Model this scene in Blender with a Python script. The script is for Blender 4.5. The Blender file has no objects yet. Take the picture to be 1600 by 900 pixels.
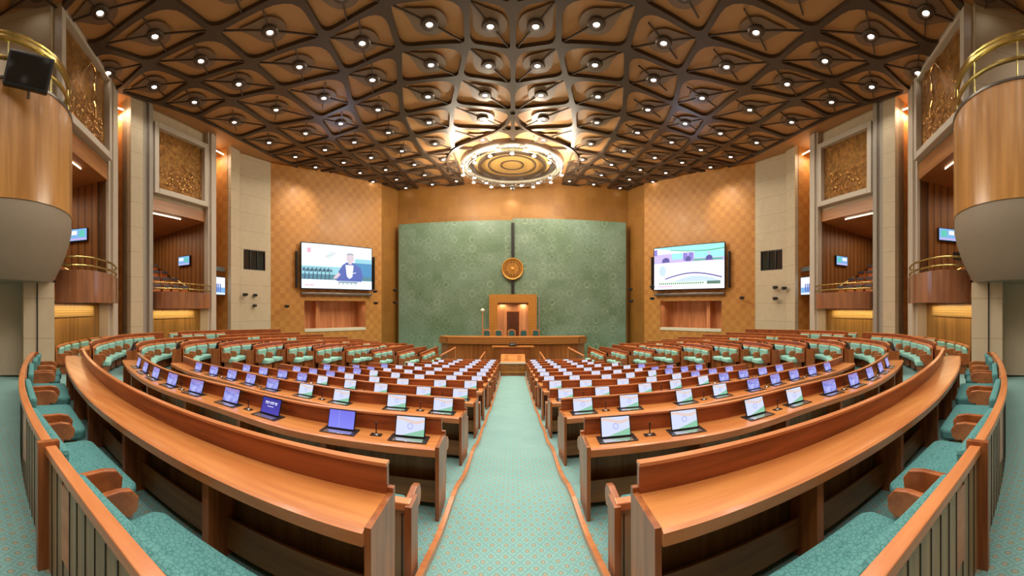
import bpy, bmesh, math, random
import numpy as np
from mathutils import Vector, Matrix
random.seed(7)
PI = math.pi
C = bpy.context.scene.collection

# ---------------------------------------------------------------- camera, world, exposure
F, HZ, CX, EYE = 560.0, 480.0, 801.5, 1.96      # panorama scale (px per rad), horizon row, centre column, eye height
scene = bpy.context.scene
cd = bpy.data.cameras.new('camera')
cam = bpy.data.objects.new('camera', cd); C.objects.link(cam)
cd.type = 'PANO'
cd.panorama_type = 'CENTRAL_CYLINDRICAL'
cd.central_cylindrical_radius = 1.0
cd.central_cylindrical_range_u_min = -CX/F
cd.central_cylindrical_range_u_max = (1600-CX)/F
cd.central_cylindrical_range_v_min = -(900-HZ)/F
cd.central_cylindrical_range_v_max = HZ/F
cd.clip_start = 0.05; cd.clip_end = 200
cam.location = (0, 0, EYE)
cam.rotation_euler = (PI/2, 0, 0)
scene.camera = cam
w = bpy.data.worlds.new('world'); scene.world = w; w.use_nodes = True
w.node_tree.nodes['Background'].inputs[0].default_value = (0.9, 0.75, 0.6, 1)
w.node_tree.nodes['Background'].inputs[1].default_value = 0.05
vs = scene.view_settings
vs.view_transform = 'Standard'; vs.look = 'None'; vs.gamma = 1.0; vs.use_curve_mapping = False
vs.exposure = 0.42
LAMP_W = 95.0        # watts of each ceiling downlight
HC = 9.3             # ceiling height above the eye
ZC = EYE + HC

def area_light(name, loc, direction, sx, sy, watts, col, spread=PI):
    l = bpy.data.lights.new(name, 'AREA'); l.shape = 'RECTANGLE'; l.size = sx; l.size_y = sy
    l.energy = watts; l.color = col; l.spread = spread
    o = bpy.data.objects.new(name, l); C.objects.link(o); o.location = loc
    o.rotation_euler = Vector(direction).to_track_quat('-Z', 'Y').to_euler(); return o
def spot_light(name, loc, direction, watts, col, ang=1.9, blend=0.8, size=0.1, parent=None):
    l = bpy.data.lights.new(name, 'SPOT'); l.energy = watts; l.color = col; l.spot_size = ang; l.spot_blend = blend
    l.shadow_soft_size = size
    o = bpy.data.objects.new(name, l); C.objects.link(o); o.location = loc
    o.rotation_euler = Vector(direction).to_track_quat('-Z', 'Y').to_euler()
    if parent: o.parent = parent
    return o

# ---------------------------------------------------------------- pixel -> place
def az(x, c=803.0): return (x - c)/F
def at(x, y, rho, c=803.0):
    a = az(x, c); return Vector((rho*math.sin(a), rho*math.cos(a), EYE + (HZ - y)*rho/F))
def atz(x, y, z, c=803.0):
    return at(x, y, F*(z - EYE)/(HZ - y), c)
def hit(x, P0, P1, c=803.0):
    """azimuth ray of column x against the plan line P0-P1 -> (point, rho, distance along from P0)"""
    a = az(x, c); d = Vector((math.sin(a), math.cos(a))); e = Vector(P1[:2]) - Vector(P0[:2]); p = Vector(P0[:2])
    den = d.x*e.y - d.y*e.x
    r = (p.x*e.y - p.y*e.x)/den
    q = d*r
    return q, r, (q - p).dot(e.normalized())
def zat(y, rho): return EYE + (HZ - y)*rho/F

# ---------------------------------------------------------------- materials
def srgb(r, g, b):
    f = lambda c: (c/255/12.92) if c/255 <= 0.04045 else ((c/255+0.055)/1.055)**2.4
    return (f(r), f(g), f(b), 1)
class NT:
    def __init__(s, name):
        s.m = bpy.data.materials.new(name); s.m.use_nodes = True; s.t = s.m.node_tree
        s.b = s.t.nodes['Principled BSDF']
    def n(s, typ, **kw):
        o = s.t.nodes.new(typ)
        for k, v in kw.items(): setattr(o, k, v)
        return o
    def put(s, sock, v):
        if isinstance(v, bpy.types.NodeSocket): s.t.links.new(v, sock)
        elif v is not None: sock.default_value = v
    def ma(s, op, a, b=None, c=None):
        o = s.n('ShaderNodeMath', operation=op)
        s.put(o.inputs[0], a); s.put(o.inputs[1], b)
        if c is not None: s.put(o.inputs[2], c)
        return o.outputs[0]
    def mix(s, f, a, b):
        o = s.n('ShaderNodeMix', data_type='RGBA'); s.put(o.inputs[0], f); s.put(o.inputs[6], a); s.put(o.inputs[7], b)
        return o.outputs[2]
    def co(s, kind='Object', scale=(1, 1, 1)):
        if kind == 'World':
            g = s.n('ShaderNodeNewGeometry').outputs['Position']
        else:
            g = s.n('ShaderNodeTexCoord').outputs[kind]
        mp = s.n('ShaderNodeMapping'); s.put(mp.inputs[0], g); mp.inputs[3].default_value = scale
        return mp.outputs[0]
    def noise(s, vec, scale=1, detail=3, rough=0.5):
        o = s.n('ShaderNodeTexNoise'); s.put(o.inputs['Vector'], vec); o.inputs['Scale'].default_value = scale
        o.inputs['Detail'].default_value = detail; o.inputs['Roughness'].default_value = rough
        return o.outputs['Fac']
    def ramp(s, v, lo, hi):
        o = s.n('ShaderNodeMapRange'); s.put(o.inputs[0], v); o.inputs[1].default_value = lo; o.inputs[2].default_value = hi
        return o.outputs[0]
    def xyz(s, vec):
        o = s.n('ShaderNodeSeparateXYZ'); s.put(o.inputs[0], vec); return o.outputs
    def done(s, color=None, rough=0.5, metal=0.0, bump=None, bs=0.3, bd=0.01, spec=None, coat=0.0):
        s.put(s.b.inputs['Base Color'], color); s.put(s.b.inputs['Roughness'], rough); s.b.inputs['Metallic'].default_value = metal
        if spec is not None: s.b.inputs['Specular IOR Level'].default_value = spec
        s.b.inputs['Coat Weight'].default_value = coat; s.b.inputs['Coat Roughness'].default_value = 0.15
        if bump is not None:
            o = s.n('ShaderNodeBump'); o.inputs['Strength'].default_value = bs; o.inputs['Distance'].default_value = bd
            s.put(o.inputs['Height'], bump); s.t.links.new(o.outputs[0], s.b.inputs['Normal'])
        return s.m
def plain(name, col, rough=0.5, metal=0.0, var=0.06, sc=6.0, **kw):
    t = NT(name); n = t.noise(t.co('World'), sc, 3)
    a = tuple(min(1, c*(1-var)) for c in col[:3]) + (1,); b = tuple(min(1, c*(1+var)) for c in col[:3]) + (1,)
    return t.done(t.mix(n, a, b), rough, metal, **kw)
def wood(name, ca, cb, scale, rough=0.35, coat=0.0, kind='World', plank=None):
    t = NT(name); v = t.co(kind, scale); n = t.noise(v, 1, 5, 0.6)
    n2 = t.noise(t.co(kind, tuple(s*0.25 for s in scale)), 1, 2)
    f = t.ma('ADD', t.ma('MULTIPLY', t.ramp(n, .4, .6), .6), t.ma('MULTIPLY', t.ramp(n2, .38, .62), .4))
    col = t.mix(f, ca, cb)
    if plank:      # boards with dark joints, plank = (axis socket index, width)
        x = t.xyz(t.co(kind))[plank[0]]; q = t.ma('DIVIDE', x, plank[1])
        wn = t.n('ShaderNodeTexWhiteNoise', noise_dimensions='1D'); t.put(wn.inputs['W'], t.ma('FLOOR', q))
        col = t.mix(t.ma('MULTIPLY', wn.outputs[0], .35), col, tuple(c*0.6 for c in ca[:3])+(1,))
        j = t.ma('GREATER_THAN', t.ma('ABSOLUTE', t.ma('SUBTRACT', t.ma('FRACT', q), .5)), 0.47)
        col = t.mix(t.ma('MULTIPLY', j, .75), col, (0.02, 0.012, 0.006, 1))
    return t.done(col, rough, bump=n, bs=.08, bd=.005, coat=coat)
def emit(name, col, strength):
    t = NT(name); t.b.inputs['Base Color'].default_value = (0, 0, 0, 1)
    t.b.inputs['Emission Color'].default_value = col; t.b.inputs['Emission Strength'].default_value = strength
    return t.m

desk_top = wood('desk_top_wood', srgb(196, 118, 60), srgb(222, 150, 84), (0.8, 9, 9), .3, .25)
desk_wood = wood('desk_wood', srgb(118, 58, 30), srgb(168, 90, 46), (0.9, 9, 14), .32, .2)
cap_wood = wood('cap_wood', srgb(196, 118, 66), srgb(216, 142, 88), (1.5, 12, 12), .3, .25)
end_wood = wood('end_panel_wood', srgb(128, 66, 30), srgb(176, 104, 52), (14, 14, 1.0), .35, .15)
pale_panel = wood('pale_panel_wood', srgb(150, 122, 88), srgb(182, 152, 116), (14, 14, .8), .35, .1)
under_wood = wood('under_panel_wood', srgb(112, 84, 50), srgb(146, 114, 74), (14, 14, .8), .4, .1)
low_wood = wood('low_plank_wood', srgb(132, 84, 40), srgb(168, 116, 62), (0.8, 8, 12), .35, .1)
wall_wood = wood('wall_veneer', srgb(150, 94, 38), srgb(186, 124, 54), (7, 7, .35), .38, .1, plank=None)
olive_wood = wood('lower_wall_veneer', srgb(132, 94, 38), srgb(172, 128, 62), (7, 7, .35), .38, .1)
fascia_wood = wood('fascia_wood', srgb(156, 102, 56), srgb(188, 128, 72), (.5, .5, 5), .35, .15)
parapet_wood = wood('parapet_wood', srgb(128, 82, 56), srgb(158, 104, 70), (4, 4, .5), .22, .35)
drum_wood = wood('drum_wood', srgb(160, 108, 46), srgb(198, 144, 76), (5, 5, .3), .3, .2)
niche_wood = wood('recess_wood', srgb(178, 116, 72), srgb(214, 150, 104), (5, 5, .4), .35)
dark_wood = wood('dark_wood', srgb(70, 34, 18), srgb(98, 50, 26), (6, 6, 1), .4)
black_plastic = plain('black_plastic', (0.012, 0.012, 0.014, 1), .35)
grey_metal = plain('grey_metal', (0.22, 0.21, 0.2, 1), .3, .8)
silver = plain('silver_metal', (0.6, 0.58, 0.55, 1), .25, .9)
brass = plain('polished_brass', srgb(198, 180, 112), .22, 1.0)
gold = plain('gilded_carving', srgb(206, 146, 62), .5, .35, var=.2, sc=30)
dark_gap = plain('dark_gap', (0.015, 0.012, 0.01, 1), .6)
bronze = plain('ceiling_rib_bronze', srgb(84, 68, 56), .42, .35)
ceil_taupe = plain('lamp_plate_taupe', srgb(126, 100, 78), .45, .1)
cream_plaster = plain('cream_plaster', srgb(214, 204, 184), .5)
drum_cone_m = plain('cone_plaster', srgb(142, 130, 110), .55)
ivory = plain('ivory_metal', srgb(228, 220, 196), .35)
lens_m = emit('lamp_lens', (1, .95, .86, 1), 14)
strip_m = emit('light_strip', (1, .86, .62, 1), 7)
truss_lamp_m = emit('truss_lamp_glow', (1, .93, .78, 1), 12)

def make_fabric():
    t = NT('teal_fabric'); v = t.co('Object', (24, 24, 24)); x, y, z = t.xyz(v)
    vo = t.n('ShaderNodeTexVoronoi', feature='DISTANCE_TO_EDGE'); t.put(vo.inputs['Vector'], v); vo.inputs['Scale'].default_value = 1.3
    e = t.ramp(vo.outputs['Distance'], 0.0, .12)
    return t.done(t.mix(e, srgb(66, 116, 118), srgb(92, 148, 146)), .8, bump=e, bs=.3, bd=.005, spec=.2)
fabric = make_fabric()
def make_fabric2():
    t = NT('pale_teal_fabric'); n = t.noise(t.co('Object', (30, 30, 30)), 1, 3)
    return t.done(t.mix(n, srgb(132, 186, 172), srgb(160, 208, 194)), .8, spec=.2)
fabric_light = make_fabric2()
def make_carpet():
    t = NT('carpet_pattern'); v = t.co('World'); x, y, z = t.xyz(v)
    u = t.ma('DIVIDE', x, .125); w_ = t.ma('DIVIDE', y, .18)
    a = t.ma('SUBTRACT', t.ma('FRACT', t.ma('ADD', u, w_)), .5); b = t.ma('SUBTRACT', t.ma('FRACT', t.ma('SUBTRACT', u, w_)), .5)
    d = t.ma('SQRT', t.ma('ADD', t.ma('MULTIPLY', a, a), t.ma('MULTIPLY', b, b)))
    m = t.ma('MAXIMUM', t.ma('ABSOLUTE', a), t.ma('ABSOLUTE', b))
    big = t.noise(t.co('World', (2.2, 2.2, 2.2)), 1, 2)
    fine = t.noise(t.co('World', (60, 60, 60)), 1, 2)
    base = t.mix(big, srgb(116, 164, 164), srgb(138, 182, 180))
    base = t.mix(t.ma('MULTIPLY', fine, .25), base, srgb(178, 212, 200))
    col = t.mix(t.ma('MULTIPLY', t.ma('GREATER_THAN', m, .42), .4), base, srgb(98, 146, 142))
    col = t.mix(t.ma('MULTIPLY', t.ma('LESS_THAN', d, .27), .45), col, srgb(96, 120, 108))
    col = t.mix(t.ma('MULTIPLY', t.ma('LESS_THAN', d, .17), .8), col, srgb(176, 160, 130))
    return t.done(col, .9, spec=.15, bump=fine, bs=.2, bd=.004)
carpet = make_carpet()
def make_stone():
    t = NT('sandstone'); uv = t.n('ShaderNodeUVMap').outputs[0]
    br = t.n('ShaderNodeTexBrick'); t.put(br.inputs['Vector'], uv)
    br.inputs['Scale'].default_value = 1; br.inputs['Brick Width'].default_value = 2.4; br.inputs['Row Height'].default_value = 1.1
    br.inputs['Mortar Size'].default_value = .012; br.offset = .0
    n = t.noise(t.co('World', (3, 3, 3)), 1, 4)
    c = t.mix(n, srgb(190, 172, 142), srgb(206, 190, 160))
    br.inputs['Color1'].default_value = (1, 1, 1, 1); br.inputs['Color2'].default_value = (.97, .97, .97, 1); br.inputs['Mortar'].default_value = (.72, .69, .64, 1)
    mm = t.n('ShaderNodeMix', data_type='RGBA', blend_type='MULTIPLY'); mm.inputs[0].default_value = 1
    t.put(mm.inputs[6], c); t.put(mm.inputs[7], br.outputs[0])
    return t.done(mm.outputs[2], .55, spec=.3)
stone = make_stone()
stone_trim = plain('stone_trim', srgb(196, 184, 166), .45)
stone_grey = plain('stone_grey_reveal', srgb(158, 148, 134), .5)
def make_checker():
    t = NT('parquet_squares'); uv = t.n('ShaderNodeUVMap').outputs[0]; x, y, z = t.xyz(uv)
    u = t.ma('FLOOR', t.ma('DIVIDE', x, .36)); v = t.ma('FLOOR', t.ma('DIVIDE', y, .36))
    cb = t.n('ShaderNodeCombineXYZ'); t.put(cb.inputs[0], u); t.put(cb.inputs[1], v)
    wn = t.n('ShaderNodeTexWhiteNoise', noise_dimensions='3D'); t.put(wn.inputs['Vector'], cb.outputs[0])
    par = t.ma('ABSOLUTE', t.ma('MODULO', t.ma('ADD', u, v), 2))
    f = t.ma('ADD', t.ma('MULTIPLY', par, .6), t.ma('MULTIPLY', wn.outputs[0], .4))
    g = t.noise(t.co('World', (8, 8, 2)), 1, 4)
    base = t.mix(f, srgb(176, 114, 48), srgb(196, 136, 64)); base = t.mix(t.ma('MULTIPLY', g, .3), base, srgb(200, 150, 80))
    return t.done(base, .48, coat=.03)
checker = make_checker()
def make_goldwall():
    t = NT('gold_veneer_squares'); uv = t.n('ShaderNodeUVMap').outputs[0]; x, y, z = t.xyz(uv)
    u = t.ma('FLOOR', t.ma('DIVIDE', x, .8)); v = t.ma('FLOOR', t.ma('DIVIDE', y, .8))
    cb = t.n('ShaderNodeCombineXYZ'); t.put(cb.inputs[0], u); t.put(cb.inputs[1], v)
    wn = t.n('ShaderNodeTexWhiteNoise', noise_dimensions='3D'); t.put(wn.inputs['Vector'], cb.outputs[0])
    g = t.noise(t.co('World', (3, 3, 3)), 1, 5)
    base = t.mix(t.ma('MULTIPLY', wn.outputs[0], .6), srgb(136, 88, 32), srgb(160, 108, 44)); base = t.mix(t.ma('MULTIPLY', g, .4), base, srgb(176, 126, 56))
    return t.done(base, .48, .1, coat=.02)
goldwall = make_goldwall()
def make_green():
    t = NT('green_tile_wall'); uv = t.n('ShaderNodeUVMap').outputs[0]; x, y, z = t.xyz(uv)
    qx = t.ma('DIVIDE', x, .66); qy = t.ma('DIVIDE', y, .66)
    u = t.ma('SUBTRACT', t.ma('FRACT', qx), .5); v = t.ma('SUBTRACT', t.ma('FRACT', qy), .5)
    cb = t.n('ShaderNodeCombineXYZ'); t.put(cb.inputs[0], t.ma('FLOOR', qx)); t.put(cb.inputs[1], t.ma('FLOOR', qy))
    wn = t.n('ShaderNodeTexWhiteNoise', noise_dimensions='3D'); t.put(wn.inputs['Vector'], cb.outputs[0])
    wc = t.xyz(wn.outputs['Color'])
    r = t.ma('SQRT', t.ma('ADD', t.ma('MULTIPLY', u, u), t.ma('MULTIPLY', v, v)))
    dm = t.ma('ADD', t.ma('ABSOLUTE', u), t.ma('ABSOLUTE', v))
    fine0 = t.noise(t.co('World', (9, 9, 9)), 1, 4)
    ring = t.ma('LESS_THAN', t.ma('ABSOLUTE', t.ma('SUBTRACT', r, .33)), .06)
    dia = t.ma('LESS_THAN', t.ma('ABSOLUTE', t.ma('SUBTRACT', dm, .36)), .06)
    sel = t.ma('GREATER_THAN', wc[0], .45)
    mo = t.ma('ADD', t.ma('MULTIPLY', ring, sel), t.ma('MULTIPLY', dia, t.ma('SUBTRACT', 1, sel)))
    mo = t.ma('MULTIPLY', mo, t.ma('MULTIPLY', wc[1], t.ma('MULTIPLY', t.ramp(fine0, .3, .7), .6)))
    line = t.ma('GREATER_THAN', t.ma('MAXIMUM', t.ma('ABSOLUTE', u), t.ma('ABSOLUTE', v)), .475)
    big = t.noise(t.co('World', (.35, .35, .35)), 1, 2); fine = t.noise(t.co('World', (7, 7, 7)), 1, 4)
    base = t.mix(t.ramp(big, .35, .65), srgb(96, 122, 90), srgb(124, 148, 128))
    base = t.mix(t.ma('MULTIPLY', t.ramp(fine, .3, .7), .45), base, srgb(76, 96, 70))
    base = t.mix(t.ma('MULTIPLY', wc[2], .25), base, srgb(142, 162, 142))
    col = t.mix(mo, base, srgb(176, 192, 162))
    col = t.mix(t.ma('MULTIPLY', line, .18), col, srgb(150, 166, 140))
    return t.done(col, .42, bump=mo, bs=.3, bd=.02)
green = make_green()
def make_ceiling():
    t = NT('ceiling_board'); n = t.noise(t.co('World', (.8, .8, .8)), 1, 3)
    return t.done(t.mix(n, srgb(176, 124, 74), srgb(196, 146, 92)), .5)
ceil_m = make_ceiling()
def make_relief():
    t = NT('beaten_gold_relief'); n = t.noise(t.co('World', (5, 5, 5)), 1, 8, .75); n2 = t.noise(t.co('World', (1.2, 1.2, 1.2)), 1, 2)
    c = t.mix(t.ramp(n, .4, .62), srgb(132, 84, 38), srgb(206, 152, 80))
    c = t.mix(t.ma('MULTIPLY', t.ramp(n2, .4, .7), .4), c, srgb(150, 116, 52))
    return t.done(c, .32, .55, bump=n, bs=1.0, bd=.12)
relief_m = make_relief()
relief_hi = plain('relief_highlight', srgb(220, 172, 104), .25, .8, var=.3, sc=20)
def make_frieze(ca=srgb(128, 92, 44), cb=srgb(190, 156, 92)):
    t = NT('carved_frieze'); uv = t.n('ShaderNodeUVMap').outputs[0]; x, y, z = t.xyz(uv)
    u = t.ma('SUBTRACT', t.ma('FRACT', t.ma('DIVIDE', x, .11)), .5); v = t.ma('SUBTRACT', t.ma('FRACT', t.ma('DIVIDE', y, .12)), .5)
    r = t.ma('ADD', t.ma('ABSOLUTE', u), t.ma('ABSOLUTE', v))
    k = t.ma('GREATER_THAN', r, .36)
    return t.done(t.mix(k, ca, cb), .4, bump=k, bs=.5, bd=.02)
frieze_m = make_frieze(); frieze_desk = make_frieze(srgb(96, 54, 20), srgb(172, 112, 50))
def make_ribbed():
    t = NT('ribbed_gallery_wood'); uv = t.n('ShaderNodeUVMap').outputs[0]; x, y, z = t.xyz(uv)
    f = t.ma('ABSOLUTE', t.ma('SUBTRACT', t.ma('FRACT', t.ma('DIVIDE', x, .32)), .5))
    n = t.noise(t.co('World', (8, 8, .4)), 1, 4)
    c = t.mix(n, srgb(128, 82, 40), srgb(166, 112, 58)); c = t.mix(t.ma('MULTIPLY', t.ma('GREATER_THAN', f, .38), .6), c, srgb(66, 32, 14))
    return t.done(c, .45, bump=f, bs=.6, bd=.05)
ribbed = make_ribbed()
gallery_seat_wood = plain('gallery_seat_wood', srgb(196, 110, 52), .4)
gallery_seat_fabric = plain('gallery_seat_fabric', srgb(92, 84, 88), .8)
glass_dark = plain('dark_glass', srgb(40, 36, 32), .08, .0)
def make_tablet_screen(name, kind):
    t = NT(name); v = t.co('Object'); x, y, z = t.xyz(v)
    if kind == 'flag':       # saffron / white / green waves with a blue wheel
        wv = t.ma('MULTIPLY', t.ma('SINE', t.ma('ADD', t.ma('MULTIPLY', x, 18), .6)), .018)
        h = t.ma('ADD', z, wv)
        c = t.mix(t.ma('GREATER_THAN', h, .045), srgb(206, 214, 244), srgb(222, 198, 190))
        c = t.mix(t.ma('GREATER_THAN', h, .075), c, srgb(208, 214, 236))
        g = t.ma('LESS_THAN', t.ma('ADD', z, t.ma('MULTIPLY', x, -.3)), -.072)
        c = t.mix(g, c, srgb(134, 192, 160))
        r = t.ma('SQRT', t.ma('ADD', t.ma('MULTIPLY', x, x), t.ma('MULTIPLY', z, z)))
        c = t.mix(t.ma('LESS_THAN', t.ma('ABSOLUTE', t.ma('SUBTRACT', r, .028)), .006), c, srgb(172, 180, 232))
    elif kind == 'blue':
        c = t.mix(t.ramp(z, -.1, .1), srgb(128, 132, 238), srgb(112, 112, 222))
        dd = t.ma('LESS_THAN', t.ma('ABSOLUTE', t.ma('ADD', x, .03)), .0015)
        c = t.mix(dd, c, srgb(170, 176, 250))
    elif kind == 'navy':
        c = t.mix(t.ramp(z, -.1, .1), srgb(72, 66, 170), srgb(52, 48, 140))
    else:                    # violet home picture
        n = t.noise(t.co('Object', (9, 9, 14)), 1, 3)
        c = t.mix(t.ramp(n, .35, .65), srgb(108, 112, 200), srgb(176, 182, 240))
        c = t.mix(t.ramp(z, .02, .1), c, srgb(150, 120, 180))
    t.b.inputs['Base Color'].default_value = (.02, .02, .03, 1); t.b.inputs['Roughness'].default_value = .15
    t.put(t.b.inputs['Emission Color'], c); t.b.inputs['Emission Strength'].default_value = .85
    return t.m
scr_flag = make_tablet_screen('screen_flag', 'flag'); scr_blue = make_tablet_screen('screen_blue', 'blue')
scr_navy = make_tablet_screen('screen_navy', 'navy'); scr_violet = make_tablet_screen('screen_violet', 'violet')
def lit(name, r, g, b, s=1.0): return emit(name, srgb(r, g, b), s)

# ---------------------------------------------------------------- mesh builder
class MB:
    def __init__(s): s.v = []; s.f = []; s.mi = []; s.uv = {}
    def face(s, pts, mi=0, uv=None):
        k = len(s.v); s.v += [tuple(p) for p in pts]; s.f.append(tuple(range(k, k+len(pts)))); s.mi.append(mi)
        if uv: s.uv[len(s.f)-1] = uv
        return s
    def raw(s, verts, faces, mi=0):
        k = len(s.v); s.v += [tuple(p) for p in verts]
        for f in faces: s.f.append(tuple(i+k for i in f)); s.mi.append(mi)
        return s
    def box(s, a, b, mi=0):
        (x0, y0, z0), (x1, y1, z1) = a, b
        return s.raw([(x0,y0,z0),(x1,y0,z0),(x1,y1,z0),(x0,y1,z0),(x0,y0,z1),(x1,y0,z1),(x1,y1,z1),(x0,y1,z1)],
                     [(3,2,1,0),(4,5,6,7),(0,1,5,4),(1,2,6,5),(2,3,7,6),(3,0,4,7)], mi)
    def obox(s, c, size, ang=0.0, mi=0, axis=None):
        """box centred at c, size (sx,sy,sz), turned ang about z, or by a matrix"""
        M = axis if axis is not None else Matrix.Rotation(ang, 3, 'Z')
        h = [q/2 for q in size]; vs_ = []
        for z in (-1, 1):
            for (x, y) in ((-1,-1),(1,-1),(1,1),(-1,1)):
                vs_.append(Vector(c) + M @ Vector((x*h[0], y*h[1], z*h[2])))
        return s.raw(vs_, [(3,2,1,0),(4,5,6,7),(0,1,5,4),(1,2,6,5),(2,3,7,6),(3,0,4,7)], mi)
    def tube(s, pts, r, n=8, mi=0, closed=False):
        pts = [Vector(p) for p in pts]; m = len(pts); vs_ = []; up = Vector((0, 0, 1))
        for i, p in enumerate(pts):
            a = pts[(i-1) % m] if (i or closed) else p; b = pts[(i+1) % m] if (i < m-1 or closed) else p
            t = (b-a).normalized(); q = up if abs(t.z) < .95 else Vector((1, 0, 0))
            u = t.cross(q).normalized(); v = t.cross(u)
            rr = r[i] if isinstance(r, (list, tuple)) else r
            for k in range(n): vs_.append(p + (u*math.cos(2*PI*k/n) + v*math.sin(2*PI*k/n))*rr)
        fs = []
        for i in range(m if closed else m-1):
            j = (i+1) % m
            for k in range(n): fs.append((i*n+k, i*n+(k+1) % n, j*n+(k+1) % n, j*n+k))
        if not closed: fs += [tuple(range(n))[::-1], tuple((m-1)*n+k for k in range(n))]
        return s.raw(vs_, fs, mi)
    def lathe(s, prof, n=24, c=(0, 0, 0), a0=0, a1=2*PI, mi=0, M=None):
        full = abs(a1-a0-2*PI) < 1e-6; m = n if full else n+1; vs_ = []
        for k in range(m):
            a = a0 + (a1-a0)*k/n
            for r, z in prof:
                p = Vector((r*math.cos(a), r*math.sin(a), z))
                if M is not None: p = M @ p
                vs_.append(p + Vector(c))
        L = len(prof); fs = []
        for k in range(n):
            j = (k+1) % m
            for i in range(L-1): fs.append((k*L+i, j*L+i, j*L+i+1, k*L+i+1))
        return s.raw(vs_, fs, mi)
    def prism(s, poly, z0, z1, mi=0, M=None, c=(0, 0, 0)):
        n = len(poly); vs_ = [Vector((p[0], p[1], z0)) for p in poly] + [Vector((p[0], p[1], z1)) for p in poly]
        if M is not None: vs_ = [M @ v for v in vs_]
        vs_ = [v + Vector(c) for v in vs_]
        return s.raw(vs_, [tuple(range(n))[::-1], tuple(range(n, 2*n))] + [(i, (i+1) % n, n+(i+1) % n, n+i) for i in range(n)], mi)
    def sweep(s, path, prof, mi=0, cap=True):
        """path: list of (pos, out) ; prof: closed loop of (o, z)"""
        L = len(prof); vs_ = []
        for p, o in path:
            for a, z in prof: vs_.append(Vector((p.x + o.x*a, p.y + o.y*a, p.z + z)))
        fs = []
        for i in range(len(path)-1):
            for k in range(L):
                q = (k+1) % L; fs.append((i*L+k, i*L+q, (i+1)*L+q, (i+1)*L+k))
        if cap: fs += [tuple(range(L))[::-1], tuple((len(path)-1)*L+k for k in range(L))]
        return s.raw(vs_, fs, mi)
    def wall(s, P0, P1, z0, z1, mi=0, u0=0.0, d=0.0):
        e = Vector((P1[0]-P0[0], P1[1]-P0[1])); L = e.length; n = Vector((e.y, -e.x)).normalized()*d
        a = (P0[0]+n.x, P0[1]+n.y); b = (P1[0]+n.x, P1[1]+n.y)
        return s.face([(a[0],a[1],z0),(b[0],b[1],z0),(b[0],b[1],z1),(a[0],a[1],z1)], mi, [(u0,z0),(u0+L,z0),(u0+L,z1),(u0,z1)])
    def build(s, name, mats, parent=None, smooth=False, mirror=False, local=False, bevel=0.0, fix=True):
        off = parent.location if (parent is not None and not local) else Vector((0, 0, 0))
        if parent is not None and parent.parent is not None and not local: off = off + parent.parent.location
        vs_ = [((-v[0] if mirror else v[0]) - off.x, v[1]-off.y, v[2]-off.z) for v in s.v]
        me = bpy.data.meshes.new(name); me.from_pydata(vs_, [], s.f)
        mats = mats if isinstance(mats, (list, tuple)) else [mats]
        for m in mats: me.materials.append(m)
        for i, p in enumerate(me.polygons): p.material_index = s.mi[i]; p.use_smooth = smooth
        if s.uv:
            ul = me.uv_layers.new(name='UVMap').data
            for i, p in enumerate(me.polygons):
                q = s.uv.get(i)
                if q:
                    for k, li in enumerate(p.loop_indices): ul[li].uv = q[k]
        if fix:
            bm = bmesh.new(); bm.from_mesh(me)
            bmesh.ops.recalc_face_normals(bm, faces=bm.faces); bm.to_mesh(me); bm.free()
        o = bpy.data.objects.new(name, me); C.objects.link(o)
        if parent is not None: o.parent = parent
        if bevel: b = o.modifiers.new('edge', 'BEVEL'); b.width = bevel; b.segments = 2; b.limit_method = 'ANGLE'
        if smooth and hasattr(me, 'shade_smooth'):
            try:
                me.set_sharp_from_angle(angle=0.7)
            except Exception: pass
        return o
def tag(o, label=None, cat=None, group=None, kind=None):
    if label: o['label'] = label
    if cat: o['category'] = cat
    if group: o['group'] = group
    if kind: o['kind'] = kind
    return o
def thing(name, loc, label, cat, group=None, rz=0.0):
    o = bpy.data.objects.new(name, None); C.objects.link(o); o.location = loc; o.rotation_euler = (0, 0, rz)
    o.empty_display_size = .1
    return tag(o, label, cat, group)
def dup(root, loc, rz, label, group=None, scale=None):
    r = root.copy(); C.objects.link(r); r.location = loc; r.rotation_euler = (0, 0, rz); r['label'] = label
    if group: r['group'] = group
    for ch in list(root.children):
        c = ch.copy(); C.objects.link(c); c.parent = r
        for g in list(ch.children):
            d = g.copy(); C.objects.link(d); d.parent = c
    return r
ORD = ['zeroth','first','second','third','fourth','fifth','sixth','seventh','eighth','ninth','tenth','eleventh','twelfth','thirteenth','fourteenth','fifteenth','sixteenth','seventeenth','eighteenth','nineteenth','twentieth']
SIDE = {-1: 'left', 1: 'right'}
def S(o): o['kind'] = 'structure'; return o

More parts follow.
